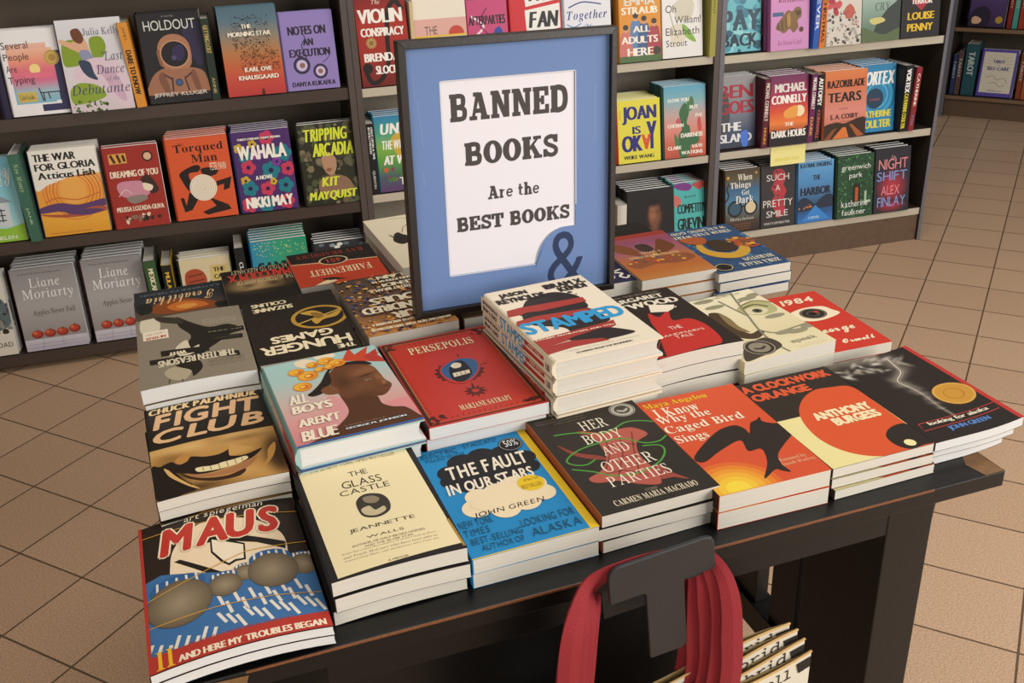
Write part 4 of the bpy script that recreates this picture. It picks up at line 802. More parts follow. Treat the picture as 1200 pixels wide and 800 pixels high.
for key, (n, sc, bc, hard, pg, fin, lab, short) in STK.items():
    x, y, zt, rz, w, h = FIN[key]; t = zt/n
    bend = None
    if key == 'maus': bend = (lambda X, Y, w=w, h=h: .0070*(1-(2*X/w)**2),)
    elif key == 'alaska': bend = (lambda X, Y, w=w, h=h: .0055*max(0, 2*X/w)**2,)
    elif key in ('glass', 'fight', 'handmaid', 'thirteen'): bend = (lambda X, Y, w=w: .0022*(1-(2*X/w)**2),)
    ms = book_meshes(key, ARTS[key], t-.0012, sc, bc, bool(hard), {'stamped': SP, 'allboys': SA}.get(key), pg, fin, bend)
    for i in range(n):
        k = n-1-i                                       # i = 0 is the copy on top
        z = TZ+k*t+.0003
        j = 0 if i == 0 else 1
        dx, dy, dr = random.uniform(-.003, .003)*j, random.uniform(-.003, .004)*j, random.uniform(-.018, .018)*j
        if key == 'alaska' and i: dx -= .006*i; dy += .004*i
        if key == 'clock' and i == 2: dx += .004
        c, s_ = math.cos(rz), math.sin(rz)
        mw = Matrix.Translation((x+c*dx-s_*dy, y+s_*dx+c*dy, z)) @ Matrix.Rotation(rz+dr, 4, 'Z')
        place_book('hardback_book' if hard else 'paperback_book', ms, lab if i == 0 else '%s copy from the top in the stack of the %s' % (ORD[i], short), mw, 'books laid in stacks on the display table')


# ------------------------------------------------------------------ the framed sign standing on the books
A = Art(.303, .3745, '6f8bbf')
M['frame'] = mat('dark_brown_frame', '1f1611', .45, .15, 200, vary=.3)
SW, SH = .3025, .374
MS = Matrix.Translation((-.1315, 1.2765, .8215)) @ Matrix.Rotation(math.radians(18.9), 4, 'Z') @ Matrix.Rotation(math.radians(-1.8), 4, 'X') @ Matrix.Rotation(math.radians(1.3), 4, 'Y')
sg = thing('framed_sign', 'blue matted sign in a dark frame reading BANNED BOOKS, standing among the books', 'sign'); sg.matrix_world = MS
fw, fd = .0098, .02
q = MB()
for P in ([(0, 0), (SW, 0), (SW-fw, fw), (fw, fw)], [(0, SH), (fw, SH-fw), (SW-fw, SH-fw), (SW, SH)], [(0, 0), (fw, fw), (fw, SH-fw), (0, SH)], [(SW, 0), (SW, SH), (SW-fw, SH-fw), (SW-fw, fw)]):
    n = len(q.v); q.v += [(x, -.003 if (0 < x < SW and 0 < z < SH) else 0, z) for x, z in P]+[(x, fd, z) for x, z in P]
    for f in ((0, 1, 2, 3), (7, 6, 5, 4), (0, 4, 5, 1), (1, 5, 6, 2), (2, 6, 7, 3), (3, 7, 4, 0)): q.f.append(tuple(n+k for k in f)); q.c.append(None); q.mi.append(0)
q.obj('frame', M['frame'], sg, .001, recalc=True)
ml = nums('0.180 0.145 0.803 0.143 0.804 0.723 0.192 0.852')     # window cut in the mat
X0, Z1 = ml[0][0]*SW, SH-ml[0][1]*SH; X1 = ml[1][0]*SW; Z0 = SH-ml[3][1]*SH
nt_ = [(x*SW, SH-y*SH) for x, y in crom(nums('0.804 0.720 0.726 0.722 0.669 0.743 0.630 0.779 0.608 0.821 0.598 0.868'), False, 4)]
q = MB(); cb = lin('6d89bd')
for x0, z0, x1, z1 in ((fw-.002, fw-.002, X0, SH-fw+.002), (X1, fw-.002, SW-fw+.002, SH-fw+.002), (X0, Z1, X1, SH-fw+.002), (X0, fw-.002, X1, Z0)): q.box(x0, .006, z0, x1, .0075, z1, cb)
n = len(q.v); LP = nt_+[(nt_[-1][0], Z0), (X1, Z0), (X1, nt_[0][1])]
q.prism([(x, z) for x, z in LP], 'x', 0, 0) if False else None
m = len(LP); q.v += [(x, .006, z) for x, z in LP]+[(x, .0075, z) for x, z in LP]
q.f.append(tuple(range(n, n+m))); q.c.append(cb); q.mi.append(0)
for k in range(m): q.f.append((n+k, n+(k+1) % m, n+m+(k+1) % m, n+m+k)); q.c.append(lin('e8e4da')); q.mi.append(0)
ed = .0012                                              # pale cut edge of the mat
for x0, z0, x1, z1 in ((X0-ed, Z0, X0, Z1), (X1, Z0+.08, X1+ed, Z1), (X0, Z1, X1, Z1+ed), (X0, Z0-ed, nt_[-1][0], Z0)): q.face([(x0, .0059, z0), (x1, .0059, z0), (x1, .0059, z1), (x0, .0059, z1)], lin('dcdce0'))
A2 = Art(SW, SH); A2.t('&', '0.657 0.738 0.850 0.964', '2b3a5e', ''); A2.ls('8da6d2', .002, '.06 .1 .065 .2/.075 .2 .09 .36/.08 .45 .085 .5/.9 .2 .9 .4')
A2.emit(q, lambda x, y, L: (x*SW, .0059-EPS*L, SH-y*SH))
q.obj('mat_board', M['matte'], sg)
q = MB(); q.box(X0-.01, .0078, Z0-.01, X1+.01, .0086, Z1+.01, lin('e9e7f1'))
A3 = Art(SW, SH)
for t_, b_ in (('BANNED', '0.218 0.192 0.770 0.286'), ('BOOKS', '0.276 0.366 0.719 0.446'), ('Are the', '0.377 0.531 0.625 0.579'), ('BEST BOOKS', '0.225 0.636 0.774 0.688')): slab(A3, t_, b_, '494442')
A3.emit(q, lambda x, y, L: (x*SW, .0077-EPS*L, SH-y*SH))
q.obj('printed_notice', M['matte'], sg)
q = MB(); q.box(fw-.002, .0095, fw-.002, SW-fw+.002, .012, SH-fw+.002); q.obj('backing_board', M['case_back'], sg)
q = MB(); q.prism([(fd-.006, .21), (fd-.003, .21), (.095, -.0055), (.091, -.0055)], 'x', .15, .2); q.obj('easel_strut', M['frame'], sg)

# ------------------------------------------------------------------ books on the shelves
SHZ = {'L1': LZ[2], 'L2': LZ[1], 'L3': LZ[0], 'C1': CZ[2], 'C2': CZ[1], 'C3': CZ[0], 'R1': RZ[2], 'R2': RZ[1], 'R3': RZ[0]}
LEAN = math.radians(7)
used_u = {}
def face_out(key, row, u, w, h, o, n, art, label, short, t=.028, spine='333', hard=True, pages='white_pages', finish='gloss', base=None, mw0=None, lean=LEAN, group=None, cdx=0):
    base = SHZ[row] if base is None else base; mw0 = MWALL if mw0 is None else mw0
    ms = book_meshes(key, art, t, spine, spine, hard, None, pages, finish)
    c, s_ = math.cos(lean), math.sin(lean)
    Rm = Matrix(((1, 0, 0, 0), (0, s_, -c, 0), (0, c, s_, 0), (0, 0, 0, 1)))
    for i in range(n):
        y = -o+t*c+i*(t/c+.0007) + .004; dx = 0 if i == 0 else random.uniform(-.004, .004)+cdx
        mw = mw0 @ Matrix.Translation((u+w/2+dx, y, base+.0004)) @ Rm @ Matrix.Translation((0, h/2, 0))
        place_book('hardback_book' if hard else 'paperback_book', ms, label if i == 0 else '%s copy standing %s the front %s' % (ORD[i], 'directly behind' if i == 1 else 'in the row behind', short), mw, group or 'books shown face out on the shelves')
def spine_out(key, row, u, t, h, o, label, sa=None, spine='333', cover='333', hard=True, w=.152, roll=0, base=None, mw0=None, group=None, pages='pages'):
    base = SHZ[row] if base is None else base; mw0 = MWALL if mw0 is None else mw0
    A = Art(w, h, cover); ms = book_meshes(key, A, t, spine, cover, hard, sa, pages, 'gloss')
    Rm = Matrix(((0, 0, 1, 0), (1, 0, 0, 0), (0, 1, 0, 0), (0, 0, 0, 1)))
    mw = mw0 @ Matrix.Translation((u, -o+.006, base+.0006)) @ Matrix.Rotation(roll, 4, 'Y') @ Rm @ Matrix.Translation((w/2, h/2, 0))
    place_book('hardback_book' if hard else 'paperback_book', ms, label, mw, group or 'books standing spine out between the displayed covers')
def spine_art(h, t, bg, *texts):
    S_ = Art(h, t, bg)
    for tx, b_, c, st in texts: S_.t(tx, b_, c, st)
    return S_
random.seed(21)
def AW(w, h, bg): return Art(w, h, bg)
# --- left bookcase, upper row
A = AW(.157, .233, 'e9e8ec').g(.1, .16, .78, .86, 'e8b9a8 e0a088 d87a88 c86a90 8ab4cc 7fb6d0').r('2c2a5a', .52, .88, .98, .96).r('2c2a5a', .86, .26, .98, .96).g(.14, .22, .86, .84, 'e9b7a0 e79a7c dd7080 d06b90 9cb8c8 7fb4cc').e('f0d98a', .52, .46, .09).r('e0708a', .3, .5, .8, .56).r('c9b25a', .14, .72, .46, .84).ls('2a2436', .02, '.54 .74 .9 .74/.58 .74 .58 .84/.86 .74 .86 .84/.52 .68 .56 .84/.66 .74 .68 .82')
A.e('c9a85a', .84, .34, .13).ring('a8863e', .84, .34, .12, .012).e('a8863e', .84, .34, .06)
for i, tx in enumerate(('Several', 'People', 'Are', 'Typing')): A.t(tx, '.04 %.3f %.2f %.3f' % (.13+i*.135, (.48, .46, .22, .48)[i], .215+i*.135+(.02 if i in (1, 3) else 0)), '2e2b30')
A.t('Calvin Kasulke', '.17 .75 .42 .81', '3a3a20')
face_out('several', 'L1', -3.071, .157, .233, .0, 3, A, 'white jacketed hardback with pastel screens on its cover, at the left end of the shelf', 'white jacketed pastel hardback', .026, 'e2e2e6')
A = AW(.172, .252, 'd3d4de').g(0, 0, 1, 1, 'd9dae2 d0d0d8 d6cfd6 cfc0c8').b('7f9a24', '.06 .24 .3 .22 .42 .3 .4 .46 .12 .5 .02 .46').b('7f9a24', '.48 .22 .66 .2 .72 .3 .64 .42 .5 .42').b('86a02c', '.04 .76 .2 .68 .48 .72 .58 .84 .3 .9 .06 .9')
A.b('d9a98a', '.28 .2 .4 .2 .46 .34 .42 .42 .3 .36 .16 .3 .02 .24 .04 .2 .2 .24').b('6a3a20', '.22 .12 .34 .1 .4 .2 .34 .26 .24 .22').b('8a90b0', '.3 .34 .44 .34 .5 .46 .34 .46').b('d9c4d2', '.3 .46 .6 .42 .9 .5 .98 .8 .9 .98 .7 .9 .5 .72 .24 .66 .12 .6').b('c9a9c0', '.5 .5 .8 .6 .9 .9 .76 .86 .6 .64').b('2e3c58', '.26 .44 .42 .46 .46 .58 .5 .66 .36 .62 .28 .54').scatter('3a5a1c 26401a 5a7a20', .05, .88, .6, 1, 30, .01, .03)
A.t('Julia Kelly', '.4 .1 .96 .2', '4a4a6a', 'u').t('the', '.62 .35 .7 .39', '4a4a6a', 'i').t('Last', '.66 .36 .95 .46', '3e4468', 'i').t('Dance', '.5 .5 .94 .6', '3e4468', 'i').t('of the', '.64 .63 .84 .69', '4a4a6a', 'i').t('Debutante', '.05 .70 .98 .81', '3e4468', 'i')
face_out('debut', 'L1', -2.913, .172, .252, .02, 1, A, 'pale lilac hardback with a woman in a ball gown on a green sofa', 'lilac gown hardback', .024, '2c2c52')
spine_out('dare', 'L1', -2.737, .028, .237, .012, 'orange spined hardback between the gown cover and the astronaut cover', spine_art(.237, .028, 'd9923a', ('DARE TO KNOW', '.32 .2 .84 .8', '3a2a14', 'b'), ('JAMES', '.05 .3 .2 .7', '6a4a1c', '')), 'd9923a', 'c9822c', roll=-.05)
A = AW(.175, .25, '17141a').b('2a2444', '.7 .2 .98 .14 .98 .5 .86 .6').b('9a6a50', '.02 .8 .16 .66 .4 .6 .74 .62 .94 .68 1 .84 1 .9 0 .9').b('7a4f3c', '.3 .66 .36 .9 .3 .92 .2 .72').b('7a4f3c', '.8 .66 .86 .9 .8 .92 .72 .7').b('a87458', '.26 .5 .28 .34 .42 .25 .62 .25 .76 .34 .78 .52 .7 .62 .36 .62').b('8a5a44', '.24 .42 .3 .42 .3 .58 .26 .56').e('c09070', .52, .46, .235, .155).e('131018', .52, .46, .215, .142).b('2c2450', '.5 .4 .64 .36 .68 .46 .6 .54 .5 .5').e('4a4070', .5, .5, .04).e('3a5a90', .52, .78, .05).ring('20303f', .52, .78, .06, .015).ls('3c2a3a', .025, '.3 .68 .42 .74/.74 .68 .64 .73/.42 .72 .4 .88/.62 .72 .66 .88')
A.t('HOLDOUT', '.1 .08 .92 .19', 'cfd6d0').t('JEFFREY KLUGER', '.08 .885 .94 .94', 'dcdcd2').t('A NOVEL', '.4 .03 .6 .05', '8a8a90')
face_out('holdout', 'L1', -2.7, .175, .25, .0, 3, A, 'black hardback showing an astronaut in an orange space suit', 'astronaut hardback', .027, '17141a')
spine_out('getting', 'L1', -2.524, .024, .23, .0, 'dark teal spined hardback between the astronaut cover and the sunset cover', spine_art(.23, .024, '26352f', ('GETTING LOST', '.08 .2 .42 .8', 'b9a25a', 'b'), ('ANNIE', '.72 .3 .92 .7', 'c9b26a', '')), '26352f', '20302c')
A = AW(.169, .252, '2c3c48').g(0, 0, 1, 1, '4c6a7c 5a7484 8a8070 b0784a c0623c c2483c b23a38')
A.scatter('221d1a', .2, .1, .85, .5, 320, .004, .012, 5).scatter('221d1a', .3, .5, .95, .72, 220, .004, .011, 5)
A.t('THE', '.38 .2 .54 .245', 'efe6d6', 'b').t('MORNING STAR', '.14 .28 .86 .33', 'efe6d6', 'b').t('KARL OVE', '.34 .68 .8 .73', 'efe6d6', 'b').t('KNAUSGAARD', '.22 .77 .9 .82', 'efe6d6', 'b').p('3a1a1a', '.6 .93 .62 .93 .63 1 .59 1')
face_out('morning', 'L1', -2.477, .169, .252, .01, 2, A, 'hardback with a swarm of black birds over a blue to red sunset', 'sunset swarm hardback', .034, '1c1a1c')
A = AW(.157, .225, '8f7fbf').ring('3a2f4a', .32, .68, .16, .05).ring('3a2f4a', .66, .77, .14, .045).e('c9b8d9', .32, .68, .1).e('c9b8d9', .66, .77, .09).e('8a6a5a', .33, .68, .05).e('8a6a5a', .66, .77, .045).l('3a2f4a', .018, '.44 .64 .4 .5 .36 .42 .44 .34 .4 .26 .5 .22').l('3a2f4a', .014, '.72 .66 .84 .6 .86 .52 .78 .48')
A.t('NOTES ON', '.14 .18 .84 .29', '2c2436', 'b').t('AN', '.4 .34 .58 .43', '2c2436', 'b').t('EXECUTION', '.12 .47 .88 .57', '2c2436', 'b').t('DANYA KUKAFKA', '.1 .89 .92 .95', '2c2436', 'b')
face_out('notes', 'L1', -2.303, .157, .225, .0, 2, A, 'lavender hardback with a pair of round binocular like eyes, beside the bookcase post', 'lavender hardback', .024, '8f7fbf', finish='matte')
spine_out('violetspine', 'L1', -3.1, .024, .235, .0, 'dark violet book cut by the left frame edge on the upper shelf', None, '2a2440', '2a2440')
# --- left bookcase, middle row
A = AW(.175, .246, '7cc4dc').g(0, 0, 1, 1, '6fbedc 8fd0e0 a8d8dc').b('8fbf3a', '-.1 .92 .3 .8 .7 .84 1.1 .8 1.1 1.1 -.1 1.1').r('c9d2d8', .45, .52, .82, .82).p('8a98a4', '.4 .53 .62 .4 .88 .53').ls('3a4450', .02, '.6 .62 .74 .62/.6 .68 .74 .68/.6 .74 .74 .74/.62 .6 .62 .76/.68 .6 .68 .76').t('HONEY', '.3 .12 .95 .34', 'f2f2ee', 'k').t('HELEN', '.5 .93 .84 .97', 'f2f2ee')
face_out('honey', 'L2', -3.29, .175, .246, .0, 2, A, 'sky blue hardback with a white house on green grass, cut by the left edge', 'sky blue house hardback', .026, '6fbedc')
spine_out('newmoney', 'L2', -3.105, .031, .262, .02, 'green spined hardback leaning between the sky blue house cover and the striped sunset cover', spine_art(.262, .031, '3d6a5a', ('New Money', '.1 .2 .42 .8', 'b9d0a8', 'i'), ('JANE', '.6 .35 .8 .65', 'b9d0a8', '')), '3d6a5a', '355c50', roll=-.03)
A = AW(.187, .255, 'e6a23c').g(0, .3, 1, 1, 'ecb060 e79a3c e8a030 e5a838 e09a2c')
for i in range(5): A.ring(('d9803a', 'c9702c')[i % 2], .55, .5, .46-.05*i, .02)
A.e('e8a850', .55, .5, .2).b('e9e6de', '0 0 1 0 1 .3 .8 .28 .4 .36 .2 .4 0 .44').p('e9e6de', '0 0 1 0 1 .29 .5 .33 0 .42').b('5a3a6a', '0 .66 .3 .62 .6 .66 1 .62 1 .7 .7 .72 .5 .78 .3 .72 0 .72').b('a8503c', '0 .73 .4 .76 .8 .7 1 .72 1 .76 .6 .8 .2 .78').b('5a3a6a', '.4 .75 .7 .72 .95 .75 .7 .79').l('c9702c', .02, '.1 .6 .3 .56 .6 .6 .95 .54')
A.t('THE WAR', '.06 .045 .68 .13', '1c1a1a', 'b').t('FOR GLORIA', '.06 .155 .95 .235', '1c1a1a', 'b').t('Atticus Lish', '.08 .255 .92 .335', '1c1a1a', 'b').t('A novel of the sea and a winner of awards', '.1 .96 .7 .975', '8a4a20')
face_out('gloria', 'L2', -3.067, .187, .255, .0, 4, A, 'white and gold hardback with a striped orange sun over purple waves', 'striped sun hardback', .022, '6a6a9a')
A = AW(.158, .244, '9c2f28').r('d9a050', .1, .08, .42, .2).ls('4a2a20', .05, '.14 .09 .2 .19/.26 .09 .3 .19/.36 .1 .38 .18').e('3a2420', .8, .14, .1).e('d9b090', .8, .14, .07).b('c98aa0', '.16 .46 .3 .42 .66 .44 .74 .54 .66 .62 .3 .62 .18 .56').b('3a2a24', '.6 .42 .74 .36 .84 .44 .9 .56 .76 .6 .7 .5').b('e9d9c0', '.64 .46 .8 .5 .76 .56 .64 .54').b('8a8078', '.3 .62 .6 .6 .66 .66 .4 .7').scatter('2a1c1a 3a2a24 e0d0b8 8a6a5a', .14, .84, .9, .92, 26, .015, .05).l('e9d9c0', .012, '.16 .6 .3 .52 .4 .58')
A.t('DREAMING OF YOU', '.08 .29 .94 .37', 'ecd9c4', 'b').t('MELISSA LOZADA-OLIVA', '.08 .73 .94 .79', 'ecd9c4', 'b')
face_out('dreaming', 'L2', -2.865, .158, .244, .012, 2, A, 'brick red hardback with a reclining figure on a pink shape', 'brick red hardback', .026, '8c2a24', finish='matte')
A = AW(.183, .249, 'd4582f').b('231816', '.16 .42 .4 .34 .5 .36 .46 .42 .3 .44 .34 .6 .26 .64 .18 .52').b('231816', '.5 .4 .62 .38 .78 .42 .72 .48 .56 .48').p('231816', '.72 .56 .98 .52 .92 .66 .82 .68 .84 .6 .72 .62').p('231816', '.26 .66 .4 .74 .26 .88 .14 .9 .1 .72 .16 .72 .18 .82').p('231816', '.56 .74 .86 .86 .9 .92 .5 .96 .42 .92 .66 .86').e('ece2d0', .5, .62, .22)
for r_ in (.2, .165, .13, .095, .06, .03): A.ring('b9a898', .5, .62, r_, .008)
A.t('The', '.2 .06 .3 .09', '2a1714', 'u').t('Torqued', '.12 .08 .92 .2', '2a1714', 's').t('Man', '.38 .21 .8 .31', '2a1714', 's').t('PETER MANN', '.66 .33 .92 .42', 'efe0c8')
face_out('torqued', 'L2', -2.686, .183, .249, .0, 5, A, 'orange hardback with a black angular dancing figure round a white spiral', 'orange spiral hardback', .024, 'c04c28', finish='matte')
A = AW(.176, .249, '4a2a6a')
for c, x, y, r_ in (('1f7a8a', .2, .3, .12), ('c23a5a', .6, .1, .12), ('1f7a8a', .85, .3, .14), ('c9a830', .1, .2, .08), ('c23a5a', .22, .44, .12), ('1f7a8a', .6, .5, .15), ('c23a5a', .9, .5, .12), ('c9a830', .14, .6, .08), ('1f7a8a', .2, .7, .13), ('c23a5a', .5, .72, .12), ('1f7a8a', .82, .7, .13), ('c23a5a', .15, .9, .13), ('1f7a8a', .45, .92, .13), ('c23a5a', .8, .9, .13), ('c9a830', .62, .64, .06), ('c9a830', .34, .16, .07), ('7a3a9a', .4, .3, .09), ('7a3a9a', .72, .4, .08)):
    for k in range(5): A.e(c, x+r_*.6*math.cos(k*1.257), y+r_*.42*math.sin(k*1.257), r_*.5)
    A.e('2c1a4a', x, y, r_*.3)
A.to('WAHALA', '.08 .18 .9 .34', 'f2eee6', 'f2eee6', .012).to('NIKKI MAY', '.1 .82 .9 .94', 'f2eee6', 'f2eee6', .012).t('A NOVEL', '.32 .55 .62 .6', 'f2eee6', 'b').t("THREE'S COMPANY, FOUR'S TROUBLE", '.1 .08 .84 .11', 'f2eee6', 'b')
face_out('wahala', 'L2', -2.492, .176, .249, .0, 5, A, 'purple hardback with big pink and teal flowers', 'purple flower hardback', .024, '3a3a7a')
A = AW(.17, .253, '2a2a1e').scatter('4a5238 5a5a44 3a3a2a 6a5a44 242a1c 7a7258', 0, 0, 1, 1, 150, .03, .08).b('b08a6c', '.38 .4 .5 .34 .62 .4 .64 .54 .54 .64 .42 .58').b('8a5a44', '.44 .56 .54 .55 .52 .59 .46 .59').b('2c2018', '.36 .42 .4 .3 .6 .3 .68 .44 .6 .4 .5 .35').b('8a6a54', '.3 .7 .5 .64 .8 .68 .9 .84 .6 .9 .3 .86')
A.t('TRIPPING', '.12 .06 .9 .21', 'd4e03a', 'q').t('ARCADIA', '.24 .24 .97 .4', 'd4e03a', 'q').t('KIT', '.34 .66 .66 .77', 'd4e03a', 'q').t('MAYQUIST', '.08 .83 .96 .95', 'd4e03a', 'q')
face_out('tripping', 'L2', -2.294, .17, .253, .01, 2, A, 'dark leafy hardback with acid yellow lettering beside the post', 'acid yellow lettered hardback', .024, '2a2a1e')
# --- left bookcase, bottom row
A = AW(.169, .26, 'd9d4c8').b('5a6a70', '.5 .3 .9 .3 1 .6 .7 .7 .4 .6').scatter('2a2624 4a4a4a 8a8a84 3a5a6a', .4, .34, 1, .74, 50, .02, .06).t('GOLDEN ROAD', '.1 .84 .94 .9', '3a3632')
face_out('whiteb', 'L3', -3.394, .169, .26, .0, 2, A, 'off-white hardback with a dark sketch, at the left end of the bottom shelf', 'off-white sketch hardback', .026, 'd0cabc')
def apples(w, h):
    A = AW(w, h, '9a989a').g(0, 0, 1, .86, '8f8c8e 9a989a a8a6a8 a09c9c 8f8a88').g(0, .86, 1, 1, 'c9c4d0 b4aec0')
    for x in (.22, .42, .62, .82): A.e('8a2a20', x, .8-.02*(x > .7), .095, .05).e('b5402a', x-.01, .79-.02*(x > .7), .075, .038).e('d0784a', x-.03, .78-.02*(x > .7), .03, .014).l('4a2a18', .01, (x, .765-.02*(x > .7), x+.02, .74-.02*(x > .7)), False)
    A.ls('8a86a0', .006, '.05 .92 .95 .92/.02 .96 .98 .96/.3 .87 .26 .99/.6 .87 .6 .99')
    return A.t('Liane', '.26 .12 .74 .23', 'efeeee', 'u').t('Moriarty', '.12 .25 .92 .40', 'efeeee', 'u').t('Apples Never Fall', '.22 .5 .9 .585', '2a2628', 'u').t('#1 New York Times bestselling author', '.12 .05 .8 .075', '5a5658')
face_out('liane', 'L3', -3.201, .183, .261, .0, 5, apples(.183, .261), 'grey hardback with a row of four red apples, left of the two', 'leftmost grey apple hardback', .026, '6a2a26')
face_out('lianeb', 'L3', -2.996, .178, .265, .0, 5, apples(.178, .265), 'grey apple hardback partly hidden by the table books, right of the two', 'grey apple hardback nearer the table', .026, '6a2a26')
spine_out('mexican', 'L3', -2.806, .036, .255, .02, 'green spined hardback next to the grey apple covers', spine_art(.255, .036, '3a5a34', ('MEXICAN GOTHIC', '.1 .25 .7 .7', 'e6e0c4', 'b')), '3a5a34', '2a3a26', w=.15, roll=-.02)
spine_out('mula', 'L3', -2.761, .03, .235, .02, 'black spined hardback with yellow edges beside the green spine', spine_art(.235, .03, '22221f', ('MULA OF BO', '.1 .25 .62 .7', 'e0b83a', 'b')), '22221f', 'd9b02c', w=.15)
A = AW(.157, .232, 'd3c6a2').b('a8482c', '.1 .2 .3 .14 .46 .2 .5 .34 .3 .46 .1 .42').ls('5a2a1c', .02, '.14 .24 .44 .22/.14 .32 .46 .3').scatter('3a3a2c 5a5a3a 8a7a4a 2a2a24', .05, .36, .95, .7, 80, .015, .05).b('3a2a1c', '.4 .5 .7 .4 .9 .5 .8 .66 .5 .66').r('cdb872', .6, .12, .94, .34).t('THE', '.66 .15 .88 .21', '2a241c', 'b').t('CAT', '.66 .25 .88 .31', '2a241c', 'b')
face_out('cat', 'L3', -2.712, .157, .232, .015, 4, A, 'cream illustrated hardback with a red chair and small yellow title box', 'cream illustrated hardback', .022, '2c3a40')
spine_out('cup', 'L3', -2.536, .03, .26, .02, 'tall black spined hardback left of the teal dotted cover', spine_art(.26, .03, '1d1f22', ('CUP OF ME', '.18 .25 .6 .7', 'd0d4d8', 'b')), '1d1f22', '1d1f22', w=.15)
A = AW(.178, .258, '2f9a7a').g(0, 0, 1, 1, '2f8ab0 2f9a7a 2a9070', True).dots('c9d07a', [v for i in range(70) for v in (random.uniform(.03, .97), random.uniform(.02, .2))], .01, 6).t('SANK', '.1 .27 .7 .42', '1a2a2a', 'b').t('DARYA', '.1 .5 .9 .64', '1a2a2a', 'b')
face_out('sank', 'L3', -2.486, .178, .258, .01, 6, A, 'teal hardback with yellow dots in the stack under the purple flower cover', 'teal dotted hardback', .024, '3a8ac0')
A = AW(.168, .228, '2a2c30')
for i in range(26): A.e(('d9d9d4', '8a9aa4', '5a6a74')[i % 3], random.uniform(.05, .95), random.uniform(.03, .95), .06, .025, 8, random.random()*3)
A.r('2a2c30', .12, .14, .92, .28).t('CHOUETTE', '.16 .16 .88 .26', 'e0b82c', 'b')
face_out('chouette', 'L3', -2.288, .168, .228, .01, 5, A, 'black hardback with white leaves and yellow lettering behind the red oval badge book', 'black leaf hardback', .022, '2a2c30')

# --- middle bookcase
A = AW(.156, .271, '8f221c').g(0, 0, 1, 1, '7a1a18 a82a20 9a2a1e 6a1614').l('1c1212', .09, '.92 .2 .8 .1 .64 .2 .58 .5 .56 .74 .4 .92 .2 .96 .1 .84', True).e('1c1212', .14, .8, .1).e('b89a5a', .26, .53, .1).ring('8a6a34', .26, .53, .09, .012).e('8a6a34', .26, .53, .05).t('The', '.34 .07 .5 .12', 'efe6dc', 'i').t('VIOLIN', '.06 .17 .9 .32', 'f0ece6', 'b').t('CONSPIRACY', '.08 .37 .92 .46', 'f0ece6', 'b').t('BRENDAN', '.1 .64 .92 .73', 'f0ece6', 'b').t('SLOCUMB', '.3 .78 .92 .87', 'f0ece6', 'b')
face_out('violin', 'C1', -2.079, .156, .271, .005, 1, A, 'dark red hardback with a black violin scroll, left end of the shelf above the sign', 'violin hardback', .026, '6a1614')
spine_out('creamspine', 'C1', -1.916, .011, .24, .0, 'thin cream spined book beside the dark red violin cover', None, 'cbb88f', 'cbb88f', hard=False)
A = AW(.166, .269, 'e6ded0').r('d9a9a0', 0, .3, 1, .5).e('c0453a', .8, .5, .15).r('e6ded0', 0, .22, 1, .32).r('dcb42c', 0, .5, 1, .7).r('efe8da', 0, .52, 1, .53).r('d9782c', 0, .7, 1, 1).t('THE', '.2 .4 .44 .49', '6a5a50').t('UNSINKABLE', '.06 .56 .94 .67', '4a3a2c').t('GRETA', '.36 .74 .9 .84', '6a3a1c').t('JAMES', '.2 .88 .8 .96', '6a3a1c')
face_out('greta', 'C1', -1.904, .166, .269, .0, 2, A, 'hardback with pink, yellow and orange bands above the top edge of the sign', 'banded hardback', .024, 'd9c9b0')
A = AW(.13, .226, 'c24a7a').l('e9d9e2', .05, '.1 .2 .4 .34 .16 .5 .5 .62 .3 .8 .6 .95').l('8a2a5a', .04, '.5 .1 .3 .3 .6 .5').b('2c4a9a', '.66 .4 .8 .36 .88 .48 .76 .56 .64 .5').l('2c3a6a', .02, '.76 .56 .8 .8 .74 .98').t('AFTERPARTIES', '.04 .2 .94 .32', '2a1622', 'b').r('e9d9e2', .3, .78, 1, .82)
face_out('after', 'C1', -1.736, .13, .226, .0, 2, A, 'small pink hardback with white swirls and a blue flower', 'pink swirl hardback', .022, 'c24a7a')
A = AW(.17, .265, 'c8202a').p('e9e9e6', '.3 .3 .98 .24 .98 .52 .32 .58').p('e9e9e6', '.22 .64 .9 .58 .92 .84 .26 .9').t('FAN', '.38 .32 .94 .5', '1a1a1c', 'q').t('FICTION', '.26 .66 .9 .82', '1a1a1c', 'q').p('e9e9e6', '.3 .06 .9 .02 .92 .2 .32 .26').t('MY', '.4 .06 .8 .2', '1a1a1c', 'q')
face_out('fan', 'C1', -1.6, .17, .265, .0, 2, A, 'bright red hardback with black words on torn white strips', 'torn strip hardback', .024, 'b01c24')
A = AW(.158, .247, 'dfe1ea').t('Together', '.06 .3 .92 .44', '2a3a8a', 'z').t('We', '.4 .47 .7 .57', '3f7fc4', 'k').t('Will', '.2 .6 .66 .76', '3f7fc4', 'k').t('Go', '.4 .8 .7 .92', '3f7fc4', 'k').l('3f7fc4', .02, '.05 .46 .2 .5 .36 .46').l('3f7fc4', .02, '.66 .62 .8 .66 .94 .6 .8 .7').l('2a3a8a', .025, '.1 .26 .4 .2 .8 .24')
face_out('together', 'C1', -1.421, .158, .247, .0, 2, A, 'white hardback with flowing blue lettering over the top of the sign', 'blue script hardback', .024, 'd0d4e0')
A = AW(.146, .244, 'd98f1c')
for x, y, c, hc in ((.4, .42, '5a7fb0', '2a2420'), (.6, .46, '3f5a8a', '2a2420'), (.84, .5, 'a83a4a', '3a2a24'), (.16, .56, 'c9706a', '2a2420')): A.b(c, (x-.12, y+.1, x, y+.06, x+.12, y+.1, x+.15, y+.5, x-.15, y+.5)).e('c9987a', x, y+.03, .055).e(hc, x, y-.01, .065, .035)
